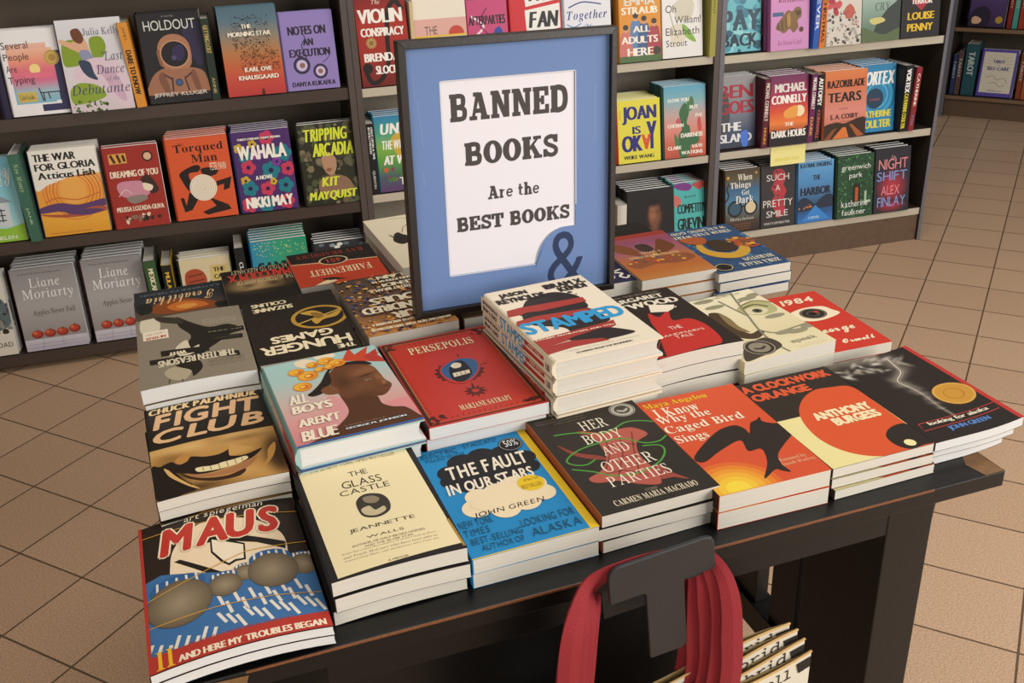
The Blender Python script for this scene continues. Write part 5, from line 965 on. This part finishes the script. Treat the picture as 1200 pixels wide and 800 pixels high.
A.r('4a6a3a', .0, .92, 1, 1).t('EMMA', '.14 .18 .86 .28', 'f2ecdc', 'b').t('STRAUB', '.08 .3 .92 .39', 'f2ecdc', 'b').t('ALL', '.34 .54 .74 .62', 'f2ecdc', 'b').t('ADULTS', '.06 .67 .92 .76', 'f2ecdc', 'b').t('HERE', '.2 .82 .8 .92', 'f2ecdc', 'b').e('3a3a2a', .9, .87, .09)
face_out('adults', 'C1', -1.242, .146, .244, .01, 2, A, 'orange hardback showing the backs of four seated people', 'orange people hardback', .028, 'b8741c')
A = AW(.146, .237, 'e4e3e4').b('cfc9b8', '.3 .3 .6 .2 .8 .3 .7 .5 .4 .5').b('d9d2c0', '.2 .6 .5 .56 .6 .74 .3 .86').b('7fae3a', '.5 .56 .66 .62 .84 .8 .7 .78 .56 .7').l('6a8a3a', .015, '.2 .4 .3 .6 .4 .74').e('3a5aa0', .78, .2, .06).t('Oh', '.1 .3 .36 .4', '3a3a3c').t('William!', '.32 .45 .96 .55', '3a3a3c').t('Elizabeth', '.1 .6 .92 .7', '3a3a3c').t('Strout', '.1 .76 .62 .85', '3a3a3c')
face_out('oh', 'C1', -1.09, .146, .237, .0, 2, A, 'white hardback with pale flowers and a green leaf', 'white flower hardback', .026, '9a8a6a')
spine_out('olive', 'C1', -.932, .024, .226, .02, 'olive spined book against the post right of the white flower cover', spine_art(.226, .024, 'a09a4a', ('STROUT', '.1 .3 .4 .7', '4a4620', '')), 'a09a4a', '8f8a40')
spine_out('once', 'C2', -2.082, .024, .227, .0, 'black spined paperback at the left end of the shelf behind the sign', spine_art(.227, .024, '1c1c1e', ('ONCE UPON A TIME', '.05 .1 .5 .4', 'e6e6e4', 'b'), ('IN HOLLYWOOD', '.05 .5 .42 .8', 'e6e6e4', 'b'), ('QUENTIN', '.66 .3 .92 .7', 'e6e6e4', '')), '1c1c1e', '1c1c1e', hard=False, pages='pages')
A = AW(.165, .239, '3a8a7a').g(0, 0, 1, 1, '2f7fb0 3a9a8a 7fb04a 5a9a3a 4a5a6a 5a3a6a').b('c9a83a', '.3 .3 .7 .2 .9 .5 .5 .6').scatter('8a3a5a c9602c 4a7a3a', .05, .66, .95, .86, 30, .02, .06).t('UNDER', '.12 .1 .94 .24', 'f0efe8', 'q').t('THE WHISPERING', '.12 .32 .97 .44', 'f0efe8', 'q').t('AT WORK', '.12 .52 .9 .64', 'f0efe8', 'q').t('THIRD', '.4 .82 .9 .92', 'f0efe8', 'b')
face_out('under', 'C2', -2.054, .165, .239, .0, 4, A, 'rainbow coloured hardback half hidden by the left side of the sign', 'rainbow hardback', .026, '2f8fb8')
A = AW(.157, .21, 'e0d845').t('JOAN', '.14 .1 .9 .38', '2a2a7a', 'b').t('IS', '.36 .42 .54 .54', '2a2a7a', 'b').t('OK', '.12 .56 .56 .82', '2a2a7a', 'b').t('Y', '.7 .36 .9 .8', '2a2a7a', 'b').t('A', '.58 .56 .76 .8', 'd9502c', 'b', 3.14).t('WEIKE WANG', '.14 .88 .84 .94', '2a2a30', 'b').t('A NOVEL', '.05 .15 .09 .3', 'd9502c')
face_out('joan', 'C2', -1.241, .157, .21, .0, 6, A, 'bright yellow hardback with big navy hand-cut letters right of the sign', 'bright yellow hardback', .022, 'c9502c')
A = AW(.154, .242, '6aa0b8').g(0, 0, 1, 1, '5aa4c4 7fb0bc c0a4a0 d98a80 c96a54 b8503c').b('3a6a44', '.4 .5 .36 .36 .5 .24 .6 .36 .54 .52 .62 .6 .6 .96 .36 .98 .34 .7 .42 .6').b('4a7a50', '.58 .2 .68 .16 .72 .28 .62 .36 .54 .3').b('3a6a44', '.66 .7 .8 .66 .84 .78 .7 .84 .58 .82').b('4a7a50', '.32 .72 .24 .66 .26 .82 .36 .84').b('c9504a', '.8 .5 .86 .44 .9 .62 .82 .64').b('c25a6a', '.28 .48 .36 .44 .4 .52 .32 .54')
for tx, b_ in (('I LOVE YOU', '.1 .17 .6 .22'), ('BUT', '.62 .28 .82 .33'), ("I'VE", '.76 .4 .92 .45'), ('CHOSEN', '.08 .52 .46 .57'), ('DARKNESS', '.4 .66 .92 .72'), ('CLAIRE', '.08 .83 .4 .88'), ('VAYE', '.66 .83 .92 .88'), ('WATKINS', '.4 .91 .92 .96')): A.t(tx, b_, 'f2ece2', 'b')
face_out('cactus', 'C2', -1.072, .154, .242, .005, 5, A, 'hardback with a green cactus against a blue and coral sky', 'cactus hardback', .022, '3a6a64')
A = AW(.178, .205, '1c1a1c').soft(.2, .08, 1, 1, 36, 36, '1c1a1c', [(.57, .98, .26, .14, 0, '8a7040', .95, 4), (.57, .72, .1, .12, 0, '6e432e', .95, 4), (.58, .45, .135, .21, 0, '8d5c42', .98, 6), (.66, .46, .06, .16, 0, '6a4230', .7), (.53, .42, .06, .1, 0, 'a87256', .6), (.57, .24, .15, .07, 0, '120f10', .97, 4), (.43, .34, .025, .1, 0, '161112', .8), (.72, .34, .025, .1, 0, '161112', .8), (.52, .4, .04, .014, 0, '241612', .85), (.64, .4, .04, .014, 0, '241612', .85), (.58, .5, .02, .05, 0, 'a06a50', .6), (.585, .545, .035, .012, 0, '5a3426', .7), (.58, .6, .05, .014, 0, '5c2c28', .85), (.57, .83, .16, .02, 0, 'a88c58', .6)])
face_out('man', 'C3', -1.2, .178, .205, .0, 6, A, 'black hardback with a portrait of a short haired man on its cover', 'black portrait hardback', .022, '20241f')
A = AW(.14, .212, '4fb4b4').b('7a3a8a', '0 .02 .3 .0 .5 .06 .4 .14 .1 .1').b('b8504a', '.5 .04 .8 .0 .98 .06 .9 .18 .8 .1 .7 .14').b('c9706a', '.0 .2 .16 .24 .2 .34 .04 .4').t('BAM', '.3 .22 .6 .26', '2a4a54').t('COMPETITIVE', '.1 .36 .96 .52', '1c2224', 'b').t('GRIEVING', '.1 .6 .96 .8', '1c2224', 'b').t('A NOVEL', '.3 .86 .7 .9', '1c2224')
face_out('grieving', 'C3', -1.019, .132, .212, .0, 5, A, 'aqua hardback with clutching painted hands at its top', 'aqua hands hardback', .022, '4fb4b4')
spine_out('creamb', 'C3', -1.243, .036, .17, .005, 'cream blank spined book next to the black portrait cover', None, 'd9d4cc', 'd9d4cc')

# --- right bookcase
A = AW(.142, .272, '6ab8c8').scatter('3a7a94 2a5a74 8fd0d8 4a98b0', 0, 0, 1, 1, 70, .04, .12).t('PAY', '.02 .5 .97 .74', '2a4a5c', 'b').t('BACK', '.0 .78 .9 .93', '1c3444', 'b')
face_out('jack', 'R1', -.862, .142, .272, -.02, 2, A, 'ice blue hardback with dark blocky letters beside the post', 'ice blue hardback', .026, '5aa8b8')
A = AW(.146, .213, 'c98ac0').b('7a5a34', '.3 .5 .44 .4 .56 .42 .66 .36 .78 .38 .8 .5 .7 .56 .72 .66 .6 .74 .5 .68 .36 .74 .24 .7 .14 .66 .2 .58').b('4a3424', '.66 .42 .78 .42 .76 .48 .68 .48').b('a8803f', '.42 .5 .5 .44 .52 .62 .44 .64').ls('4a3424', .03, '.2 .58 .22 .68/.3 .54 .32 .7/.4 .5 .42 .66').e('5a3424', .8, .7, .06).r('3a5a8a', .06, .42, .34, .48).t('Eternal', '.26 .1 .78 .17', '8a2a5a', 's').t('Ritmarels', '.2 .2 .86 .28', '8a2a5a', 's').t('JoAnna Carl', '.2 .84 .82 .92', '8a2a5a', 'u')
face_out('raccoon', 'R1', -.708, .146, .213, .02, 2, A, 'pink hardback with a brown raccoon carrying a bag', 'pink raccoon hardback', .024, '8a4a7a')
spine_out('blues', 'R1', -.555, .024, .206, .03, 'royal blue spined book right of the pink raccoon cover', spine_art(.206, .024, '2f5ab8', ('EVER', '.2 .2 .7 .8', 'd9e2f2', 'b')), '2f5ab8', '2f5ab8')
spine_out('oranges', 'R1', -.528, .024, .205, .025, 'orange spined book between the royal blue spine and the floral cover', spine_art(.205, .024, 'd9782a', ('CHRISTMAS', '.2 .2 .9 .8', '4a2a1c', 'b')), 'd9782a', 'd9782a')
A = AW(.134, .229, 'cfc8c0').scatter('8a8480 5a5452 a8a29a 3a3634', .02, .5, .98, .98, 90, .015, .05).scatter('a82c3c c24a54', .05, .36, .4, .6, 8, .05, .1).b('b85a4a', '.5 .5 .66 .42 .8 .52 .7 .62 .54 .6').scatter('a82c3c', .3, .5, .95, .8, 12, .015, .03).t('Eternal', '.24 .16 .8 .23', '4a4644', 'k').t('Two Christmas', '.1 .26 .94 .34', '4a4644', 'k')
face_out('floral', 'R1', -.499, .134, .229, .025, 2, A, 'grey hardback with red flowers over white rooftops', 'grey floral hardback', .024, 'bfb8b0')
A = AW(.15, .221, '9ab0ac').g(0, 0, 1, 1, 'b8c4bc a8bab4 8aa49a 6a8478 5a6a54').b('3a4240', '.34 .8 .6 .56 .84 .44 1 .4 1 .9 .4 .92').b('5a6a4a', '0 .78 .3 .84 .6 .9 1 .82 1 1 0 1').b('c9c27a', '.2 .66 .5 .64 .6 .7 .3 .74').t('THE', '.4 .12 .62 .18', '2c3a3c', 'u').t("HERON'S", '.14 .24 .92 .36', '2c3a3c', 'u').t('CRY', '.34 .42 .72 .54', '2c3a3c', 'u')
face_out('heron', 'R1', -.36, .15, .221, .02, 2, A, 'misty green hardback with a dark headland', 'misty headland hardback', .024, '6a8478')
A = AW(.153, .224, '242226').p('a82c3c', '.5 .1 .96 .3 .62 .52 .5 .6 .2 .42').ls('d9707a', .012, '.3 .3 .7 .24/.34 .4 .76 .34/.4 .5 .66 .46').t('STATE', '.3 .22 .72 .3', 'e9e2dc', 'b').t('OF', '.44 .34 .56 .39', 'e9e2dc', 'b').t('TERROR', '.24 .42 .78 .5', 'e9e2dc', 'b').t('LOUISE', '.16 .62 .84 .73', 'dcb82c', 'b').t('PENNY', '.16 .79 .82 .9', 'dcb82c', 'b')
face_out('terror', 'R1', -.199, .15, .224, .015, 3, A, 'black hardback with a red diamond and yellow author name at the end of the shelf', 'red diamond hardback', .024, '242226')
A = AW(.148, .245, '8a8a90').g(0, 0, 1, 1, 'a4a2a6 8f9098 7a8090 4a5470 3a3e54').b('4a4a50', '.0 .2 .3 .3 .3 .7 0 .8').t('BEN', '.06 .12 .92 .3', 'a83040', 'b').t('GOES', '.06 .34 .95 .52', 'a83040', 'b').t('THE', '.1 .64 .62 .76', 'e9e9ee', 'b').t('ISLAND', '.04 .8 .9 .92', 'e9e9ee', 'b').b('4a7ae0', '.62 .8 .8 .78 .8 .98 .66 .98')
face_out('island', 'R2', -.862, .148, .245, -.025, 3, A, 'grey hardback with red capitals and a blue flame next to the post', 'grey flame hardback', .026, '5a5a62')
for k, u in enumerate((-.713, )): spine_out('connsp', 'R2', u, .026, .24, .012, 'plum spined hardback left of the purple and red sunset cover', spine_art(.24, .026, '5a2030', ('MICHAEL CONNELLY', '.06 .2 .6 .8', 'd9c9c0', 'b'), ('HOURS', '.7 .3 .94 .7', 'e0a03a', 'b')), '5a2030', '4a1a28')
A = AW(.15, .242, '7a2a5a').g(0, 0, 1, .84, '6a2a5a 8a2a54 b03050 d9502c e8803a 8a2a20').r('1f1a20', 0, .8, 1, 1).b('1f1a20', '0 .84 .1 .76 .3 .8 .6 .76 .8 .8 1 .74 1 .9 0 .9').e('f2e0b8', .78, .52, .13).b('e8a04a', '.4 .5 .7 .44 .7 .6 .4 .6').t('MICHAEL', '.14 .12 .94 .24', 'f2eee8', 'b').t('CONNELLY', '.06 .28 .95 .4', 'f2eee8', 'b').t('THE', '.4 .67 .62 .72', 'f2eee8', 'b').t('DARK HOURS', '.06 .78 .94 .88', 'f2eee8', 'b')
face_out('connelly', 'R2', -.684, .15, .242, .02, 4, A, 'purple and red sunset hardback with white capitals', 'purple sunset hardback', .027, '4a1a34')
spine_out('mcspine', 'R2', -.532, .024, .24, .012, 'violet and orange spined hardback right of the purple sunset cover', spine_art(.24, .024, '6a2a5a', ('MICHAEL CONNELLY', '.05 .2 .5 .8', 'e9e2dc', 'b'), ('DARK', '.62 .25 .9 .75', 'e0a03a', 'b')), '6a2a5a', '2a2028')
spine_out('autopsy', 'R2', -.507, .026, .236, .01, 'black and white spined hardback left of the orange landscape cover', spine_art(.236, .026, '1f1d22', ('AUTOPSY', '.05 .15 .45 .85', 'f2f0ee', 'b'), ('CORNWELL', '.52 .2 .95 .7', 'c05a5a', 'b')), '1f1d22', '1f1d22')
A = AW(.168, .237, 'd0704a').g(0, 0, 1, 1, 'd9824f d4744c d0806a d98a80 c97a64 8a5a34').b('3a2a20', '0 .8 .3 .76 .5 .78 .8 .72 1 .74 1 1 0 1').p('d9783a', '.44 .84 .52 .84 .6 1 .2 1').p('a85a2c', '.6 .8 .66 .8 .96 .98 .8 1').p('8a4a28', '.2 .86 .3 .84 .14 1 .0 1').t('RAZORBLADE', '.06 .14 .94 .25', '2a2220', 'b').t('TEARS', '.08 .32 .86 .46', '2a2220', 'b').t('A NOVEL', '.34 .55 .56 .575', '4a2a20').t('S. A. COSBY', '.14 .64 .8 .71', '2a2220', 'b').t('author of the wasteland', '.2 .74 .76 .76', '4a2a20')
face_out('razor', 'R2', -.464, .168, .237, .012, 5, A, 'orange and pink hardback with dark capitals above a road landscape', 'orange landscape hardback', .025, 'b8603c', finish='matte', cdx=-.016)
A = AW(.15, .238, '2f86b8').ring('3fa0cc', .5, .46, .44, .07).ring('5ab8dc', .5, .46, .3, .03).e('23405a', .44, .5, .24).ring('1f6a98', .5, .46, .5, .04).t('VORTEX', '.04 .1 .96 .3', 'eef0ee', 'q').t('CATHERINE', '.06 .68 .9 .78', 'dcd23a', 'b').t('COULTER', '.06 .82 .9 .94', 'dcd23a', 'b').t('AN FBI THRILLER', '.3 .5 .58 .53', 'c05a4a')
face_out('vortex', 'R2', -.309, .15, .238, -.018, 5, A, 'blue hardback with concentric rings partly behind the orange landscape cover', 'blue rings hardback', .025, '2a2a30')
spine_out('vspine', 'R2', -.157, .034, .236, .01, 'black spined hardback with yellow lettering right of the blue rings cover', spine_art(.236, .034, '1d1c20', ('VORTEX', '.05 .3 .4 .9', 'eef0ee', 'b'), ('CATHERINE COULTER', '.42 .35 .95 .85', 'dcd23a', 'b')), '1d1c20', '1d1c20')
spine_out('rspine', 'R2', -.121, .024, .228, .012, 'dark red spined hardback at the right end of the shelf with the yellow tag', spine_art(.228, .024, '8a2a34', ('CATHERINE', '.1 .25 .6 .75', 'e9d9c9', 'b'), ('FBI', '.75 .3 .9 .7', '5a7aa0', 'b')), '8a2a34', '2a1a1c', roll=.03)
A = AW(.136, .229, '3a5a78').g(0, 0, 1, 1, '4a3a2c 5a5440 3f6a90 4a7ea4 5a6a6a 4a3a30 2a2420').l('2a2018', .04, '.0 .5 .1 .4 .04 .3 .12 .2').ring('221c1a', .28, .62, .22, .05).ring('221c1a', .74, .62, .2, .05).e('3a5a70', .28, .62, .17).e('d9c9a8', .74, .62, .15).l('221c1a', .04, '.48 .6 .54 .58').e('d9a03a', .08, .12, .04).e('d9a03a', .9, .08, .03).t('When', '.36 .08 .78 .18', 'efe9dc', 's').t('Things', '.14 .2 .74 .32', 'efe9dc', 's').t('Get', '.48 .33 .7 .41', 'efe9dc', 's').t('Dark', '.3 .42 .82 .54', 'efe9dc', 's').t('Shirley Jackson', '.14 .76 .84 .82', 'efe9dc', 'u')
for i in range(3): A.t('stories inspired by her', '.26 %.2f .74 %.2f' % (.86+i*.04, .88+i*.04), 'c9704a')
face_out('dark', 'R3', -.829, .136, .229, .01, 5, A, 'blue and brown hardback with dark rimmed spectacles', 'spectacles hardback', .022, '4a3a2c')
A = AW(.137, .233, '3a3638').b('b83a48', '.36 .12 .6 .1 .74 .22 .66 .34 .74 .44 .66 .6 .72 .76 .5 .86 .4 .74 .3 .6 .4 .5 .3 .4 .38 .28').scatter('3a3638', .34, .12, .7, .8, 16, .015, .04).t('SUCH', '.16 .17 .82 .27', 'e2dcd8').t('A', '.42 .34 .56 .43', 'e2dcd8').t('PRETTY', '.06 .57 .94 .68', 'e2dcd8').t('SMILE', '.16 .74 .8 .84', 'e2dcd8').t('KRISTI DEMEESTER', '.1 .92 .86 .955', 'e2dcd8')
face_out('smile', 'R3', -.684, .135, .233, .005, 4, A, 'charcoal hardback with a red torn silhouette and thin white capitals', 'charcoal red silhouette hardback', .022, '3a3638')
A = AW(.145, .226, '4a86bc').g(0, 0, 1, 1, '6aa8d8 5a9ad0 4f8cc4 4a7aa8 3a5a80 2f5a94 3a78c0').b('2a3448', '0 .64 .2 .58 .4 .66 .5 .7 .64 .62 .84 .56 1 .6 1 .76 .6 .78 0 .8').scatter('c95a4a d9903a', .04, .7, .4, .77, 10, .01, .03).p('3a86d4', '.5 .72 .9 .96 .1 .98').t('KATRINE ENGBERG', '.06 .03 .94 .1', '20304a', 'b').t('THE', '.42 .23 .62 .31', '20283c', 'b').t('HARBOR', '.08 .42 .92 .55', '20283c', 'b').t('A NOVEL', '.3 .9 .62 .94', 'e6ecf2')
face_out('harbor', 'R3', -.539, .145, .226, .01, 5, A, 'light blue hardback with a mirrored harbour at dusk under the yellow tag', 'light blue harbour hardback', .022, '3a6a9a')
A = AW(.15, .234, '2a4a34').scatter('3f7a4a 2f6038 1f3a28 4f8a54 356b40', 0, .02, 1, 1, 220, .012, .035).p('2a2420', '.46 .46 .62 .46 .64 .74 .44 .74').r('b05a34', .5, .52, .58, .74).p('a8c0a8', '.76 .6 .82 .58 .82 .74 .94 .74 .94 .78 .76 .78').t('greenwich', '.1 .15 .9 .26', 'e9ece6').t('park', '.32 .28 .68 .39', 'e9ece6').t('katherine', '.12 .72 .86 .82', 'e9ece6').t('faulkner', '.14 .86 .8 .95', 'e9ece6')
face_out('green', 'R3', -.384, .15, .234, .02, 5, A, 'green ivy covered hardback with a small lit doorway', 'green ivy hardback', .022, '243c2c')
A = AW(.15, .243, '2c2a34').rad('c03a4a', '2c2a34', .5, .6, .48, .3).rad('a83040', '2c2a34', .5, .9, .46, .1).t('The', '.44 .12 .58 .17', 'e0a0a8', 'k').t('NIGHT', '.1 .17 .92 .33', 'e08a94').t('SHIFT', '.06 .36 .92 .5', '7a96d8').t('ALEX', '.2 .58 .72 .72', 'e08a94').t('FINLAY', '.1 .75 .9 .9', '8a9ad8')
face_out('night', 'R3', -.228, .15, .243, .02, 3, A, 'black hardback with glowing red and blue neon letters', 'neon lettered hardback', .024, '242226')

# --- far bookcase
A = AW(.18, .255, '4a3a6a').g(0, 0, 1, 1, '5a4a80 54407a 4a3464 3a2a50').b('2a2038', '.1 .7 .4 .6 .6 .74 .5 1 0 1').b('d9b090', '.1 .84 .2 .8 .36 .86 .3 .94 .12 .94').e('b8923a', .84, .86, .1).t('TAROT', '.3 .3 .86 .42', 'd9d4e0', 'b').ls('d9d4e0', .01, '.1 .46 .9 .46')
FG = 'books on the far tarot shelves'
face_out('tarota', '', .05, .185, .255, -.03, 1, A, 'purple tarot hardback on the upper far shelf', 'x', .03, '3a2a50', base=.477, mw0=MFAR, group=FG)
for k, (u, t, h, c, lb) in enumerate(((.245, .022, .25, '8a2420', 'first dark red spine right of the purple tarot cover, far shelf'), (.27, .026, .25, '4a9a90', 'teal spine between red spines on the upper far shelf'), (.3, .03, .245, 'a03a28', 'brick red spine right of the teal spine, upper far shelf'), (.333, .026, .25, '8a3a28', 'rust spine near the right image edge, upper far shelf'), (.363, .03, .24, '7a4a2c', 'brown spine at the right image edge, upper far shelf'))):
    spine_out('farA%d' % k, '', u, t, h, -.03, lb, spine_art(h, t, c, ('TAROT', '.2 .25 .6 .75', 'd9c9a0', '')), c, c, base=.477, mw0=MFAR, group=FG)
for k, (u, t, h, c, lb) in enumerate(((.012, .022, .21, '2c3a6a', 'narrow navy spine at the left end of the lower far shelf'), (.036, .026, .23, '5a4440', 'brown spine beside the wide teal box set, far shelf'), (.07, .065, .27, '24505a', 'wide dark teal boxed tarot set on the lower far shelf'), (.345, .024, .235, '8a4028', 'rust spine right of the purple bordered tarot cover'), (.371, .026, .23, 'a05a34', 'tan orange spine on the lower far shelf by the image edge'), (.399, .03, .24, '3a4a6a', 'slate blue spine at the right image edge, lower far shelf'))):
    spine_out('farB%d' % k, '', u, t, h, -.025, lb, spine_art(h, t, c, ('TAROT', '.15 .25 .6 .75', 'b8c4c0', 'b')), c, c, base=.118, mw0=MFAR, group=FG)
A = AW(.18, .245, '5a4aa0').r('d9d2c0', .07, .06, .93, .92).ls('a89a78', .01, '/'.join('%.3f %.3f %.3f %.3f' % (.5+.2*math.cos(a), .3+.14*math.sin(a), .5+.4*math.cos(a), .3+.2*math.sin(a)) for a in [k*.3925 for k in range(16)])).e('d9d2c0', .5, .34, .2).t('TAROT', '.34 .22 .66 .29', '4a4a8a', 'b').t('FOR', '.46 .32 .54 .345', '4a4a8a').t('SELF-CARE', '.2 .37 .8 .44', '4a4a8a', 'b').l('8a8070', .015, '.2 .6 .4 .56 .5 .64 .7 .6 .8 .7').l('8a8070', .015, '.3 .72 .5 .7 .6 .78 .76 .74').t('MINERVA', '.3 .86 .7 .89', '4a4a6a')
face_out('tarotb', '', .148, .18, .245, -.02, 1, A, 'purple bordered cream tarot hardback facing out on the lower far shelf', 'x', .03, '4a3a8a', base=.118, mw0=MFAR, group=FG)


# ------------------------------------------------------------------ hook with tote bags on the front of the table
hk = thing('bag_hook', 'black T shaped hook plate on the table front holding red bag straps', 'hook'); hk.matrix_world = MT @ Matrix.Translation((-.4585, -.045, -.002)) @ Matrix.Rotation(math.radians(-4.5), 4, 'Y')
def rounded(P, rs):
    o = []; n = len(P)
    for i, (p, r) in enumerate(zip(P, rs)):
        p = V((*p, 0)); a = V((*P[i-1], 0)); b = V((*P[(i+1) % n], 0))
        if r == 0: o.append((p.x, p.y)); continue
        s = p+(a-p).normalized()*r; e = p+(b-p).normalized()*r
        for k in range(6):
            t = k/5; q_ = s*(1-t)**2+p*2*t*(1-t)+e*t*t; o.append((q_.x, q_.y))
    return o
TP = rounded([(-.0585, .009), (-.0205, .009), (-.0205, -.077), (.0215, -.077), (.0215, .011), (.056, .011), (.056, .053), (-.0585, .051)], [.002, .004, .003, .009, .004, .003, .012, .014])
q = MB(); n = len(TP); q.v += [(x, 0, z) for x, z in TP]+[(x, .005, z) for x, z in TP]
q.f += [tuple(range(n)), tuple(range(2*n-1, n-1, -1))]+[(k, n+k, n+(k+1) % n, (k+1) % n) for k in range(n)]; q.c += [None]*(n+2); q.mi += [0]*(n+2)
q.obj('front_plate', M['plastic'], hk, .0012, recalc=True)
for x in (-.034, .036):
    q = MB(); q.box(x-.010, .005, .004, x+.010, .047, .012); q.obj('hook_arm', M['plastic'], hk, .001)
q = MB(); q.box(-.05, .045, -.05, .05, .0488, .0); q.obj('back_plate', M['plastic'], hk, .001)

def cloth(name, col, vary, bump, sc):
    m = mat(name, col, .85, bump, sc, vary=vary); m.node_tree.nodes['Principled BSDF'].inputs['Sheen Weight'].default_value = .03; return m
M['red'] = cloth('red_cotton_webbing', '7d0c18', .12, .3, 500)
M['canvas'] = print_mat('printed_canvas', .85, 0)
def crom3(P, n=8):
    o = []
    for i in range(len(P)-1):
        a, b, c, d = (V(P[max(0, min(len(P)-1, i+k))]) for k in (-1, 0, 1, 2))
        for j in range(n):
            t = j/n; o.append(.5*(2*b+(c-a)*t+(2*a-5*b+4*c-d)*t*t+(3*b-a-3*c+d)*t**3))
    o.append(V(P[-1])); return o
def ribbon(path, widths, ydrift, th=.0012):             # outer edge along the path, the band lies inside it
    P = crom3(path); q = MB(); rows = []; N = len(P); m = len(widths)-1
    for i, p in enumerate(P):
        f = i/(N-1)*m; k = min(m-1, int(f)); wd = widths[k]+(widths[k+1]-widths[k])*(f-k)
        t = (P[min(i+3, N-1)]-P[max(0, i-3)]); t.y = 0; t.normalize(); w = V((t.z, 0, -t.x))*wd; w.y = ydrift
        nn = V((0, -th, 0))
        n = len(q.v); q.v += [tuple(p), tuple(p+w*.5+nn*1.9), tuple(p+w+nn), tuple(p+w-nn), tuple(p+w*.5+nn*.2), tuple(p-nn)]; rows.append(n)
    for a, b in zip(rows, rows[1:]):
        for j in range(6): q.f.append((a+j, a+(j+1) % 6, b+(j+1) % 6, b+j)); q.c.append(None); q.mi.append(0)
    return q
WHICH = ['frontmost on the hook, its printed words uncovered', 'second from the front on the hook', 'third from the front on the hook', 'nearest the table panel, behind the others']
random.seed(4)
for k in range(4):
    yb = -.060+.0075*k; ztop = -.150+.008*k; xr = -.289-.005*k; xl = -.655
    bag = thing('tote_bag', 'cream canvas tote bag printed with typewriter words, '+WHICH[k], 'bag', group='tote bags hanging on the hook'); bag.matrix_world = MT @ Matrix.Translation((0, yb, ztop))
    nx, nz = 26, 16; Hh = .36; q = MB(); w = xr-xl
    def S_(x, z, s): return (xl+x*w, s*(.0045*math.sin(math.pi*min(1, max(0, x)))+.0008)+.003*math.sin(9*x+k)*(.3+z), -z*Hh+.062*(x-.5)-.006*math.sin(3.14*x*3+k)*(1-z))
    A = Art(w, Hh, 'ddd6c6')
    if k: A.t('brid', '.80 .010 .94 .05', '2b2824', 'm').t('brid', '.5 .012 .66 .05', '2b2824', 'm')
    else: A.t('the Bell T', '.70 .022 .985 .062', '2b2824', 'm').t('ness', '.74 .088 .88 .118', '2b2824', 'm')
    A.t('the Bell T', '.40 .16 .8 .21', '2b2824', 'm').t('ness', '.2 .24 .4 .28', '2b2824', 'm')
    A.p('2b2824', '.95 .02 1 .02 1 .06 .96 .06').p('2b2824', '.97 .2 1 .19 1 .25 .975 .26')
    for s in (-1, 1):
        for i in range(nx):
            for j in range(nz):
                a, b, c, d = i/nx, (i+1)/nx, j/nz, (j+1)/nz
                q.face([S_(a, c, s), S_(b, c, s), S_(b, d, s), S_(a, d, s)], lin('ddd6c6' if s < 0 else 'b59a6a'))
    for P, c in [(P, c) for L, P, c in A.items]: 
        q.face([(lambda p: (p[0], p[1]-.0006, p[2]))(S_(x, y, -1)) for x, y in P], c)
    for i in range(nx):
        a, b = i/nx, (i+1)/nx; q.face([S_(a, 1, -1), S_(b, 1, -1), S_(b, 1, 1), S_(a, 1, 1)], lin('c9c0ac'))
    q.obj('bag_body', M['canvas'], bag)
    q = MB(); q.tube([(S_(i/nx, 0, -1)[0], S_(i/nx, 0, -1)[1]-.0005, S_(i/nx, 0, -1)[2]) for i in range(nx+1)], .0013, 6); tag(q.obj('hem', mat('hem_thread', 'b8945c', .9), bag), 'tan hem along the opening')
    for e in range(2):
        r = k*2+e; ins = .0046*r; yt = -.0375+.0024*r; yl = yb-.0062 if e == 0 else yb+.0062
        oc = [(-.600, yl, -.26), (-.594, yl, -.17), (-.584, yl, -.075), (-.577, yl+.002, -.014), (-.562, (yl+yt)/2, .020), (-.538, yt, .038), (-.503, yt, .045), (-.462, yt, .046), (-.431, yt, .043), (-.405, yt, .031), (-.392, (yl+yt)/2, .012), (-.385, yl+.002, -.016), (-.379, yl, -.06), (-.378, yl, -.11), (-.385, yl, -.17), (-.393, yl, -.26)]
        path = []
        for i, (x, y, z) in enumerate(oc):
            a_, b_ = oc[max(0, i-1)], oc[min(len(oc)-1, i+1)]; tx, tz = b_[0]-a_[0], b_[2]-a_[2]; d_ = math.hypot(tx, tz)
            kk = ins*(1, 1, 1, 1, .92, .78, .64, .56, .56, .64, .78, .92, 1, 1, 1, 1)[i]; wv = .0012*math.sin(i*1.7+r*2.1)
            path.append((x+tz/d_*(kk+wv), y-yb, z-tx/d_*(kk+wv)-ztop))
        wl = [.024]*4+[.021, .015, .012, .011, .011, .012, .016, .021]+[.024]*4
        o = ribbon(path, wl, .0025).obj('strap', M['red'], bag, recalc=True); o['label'] = 'red woven strap'
bpy.data.objects.remove(_to); bpy.data.scenes.remove(_ts)
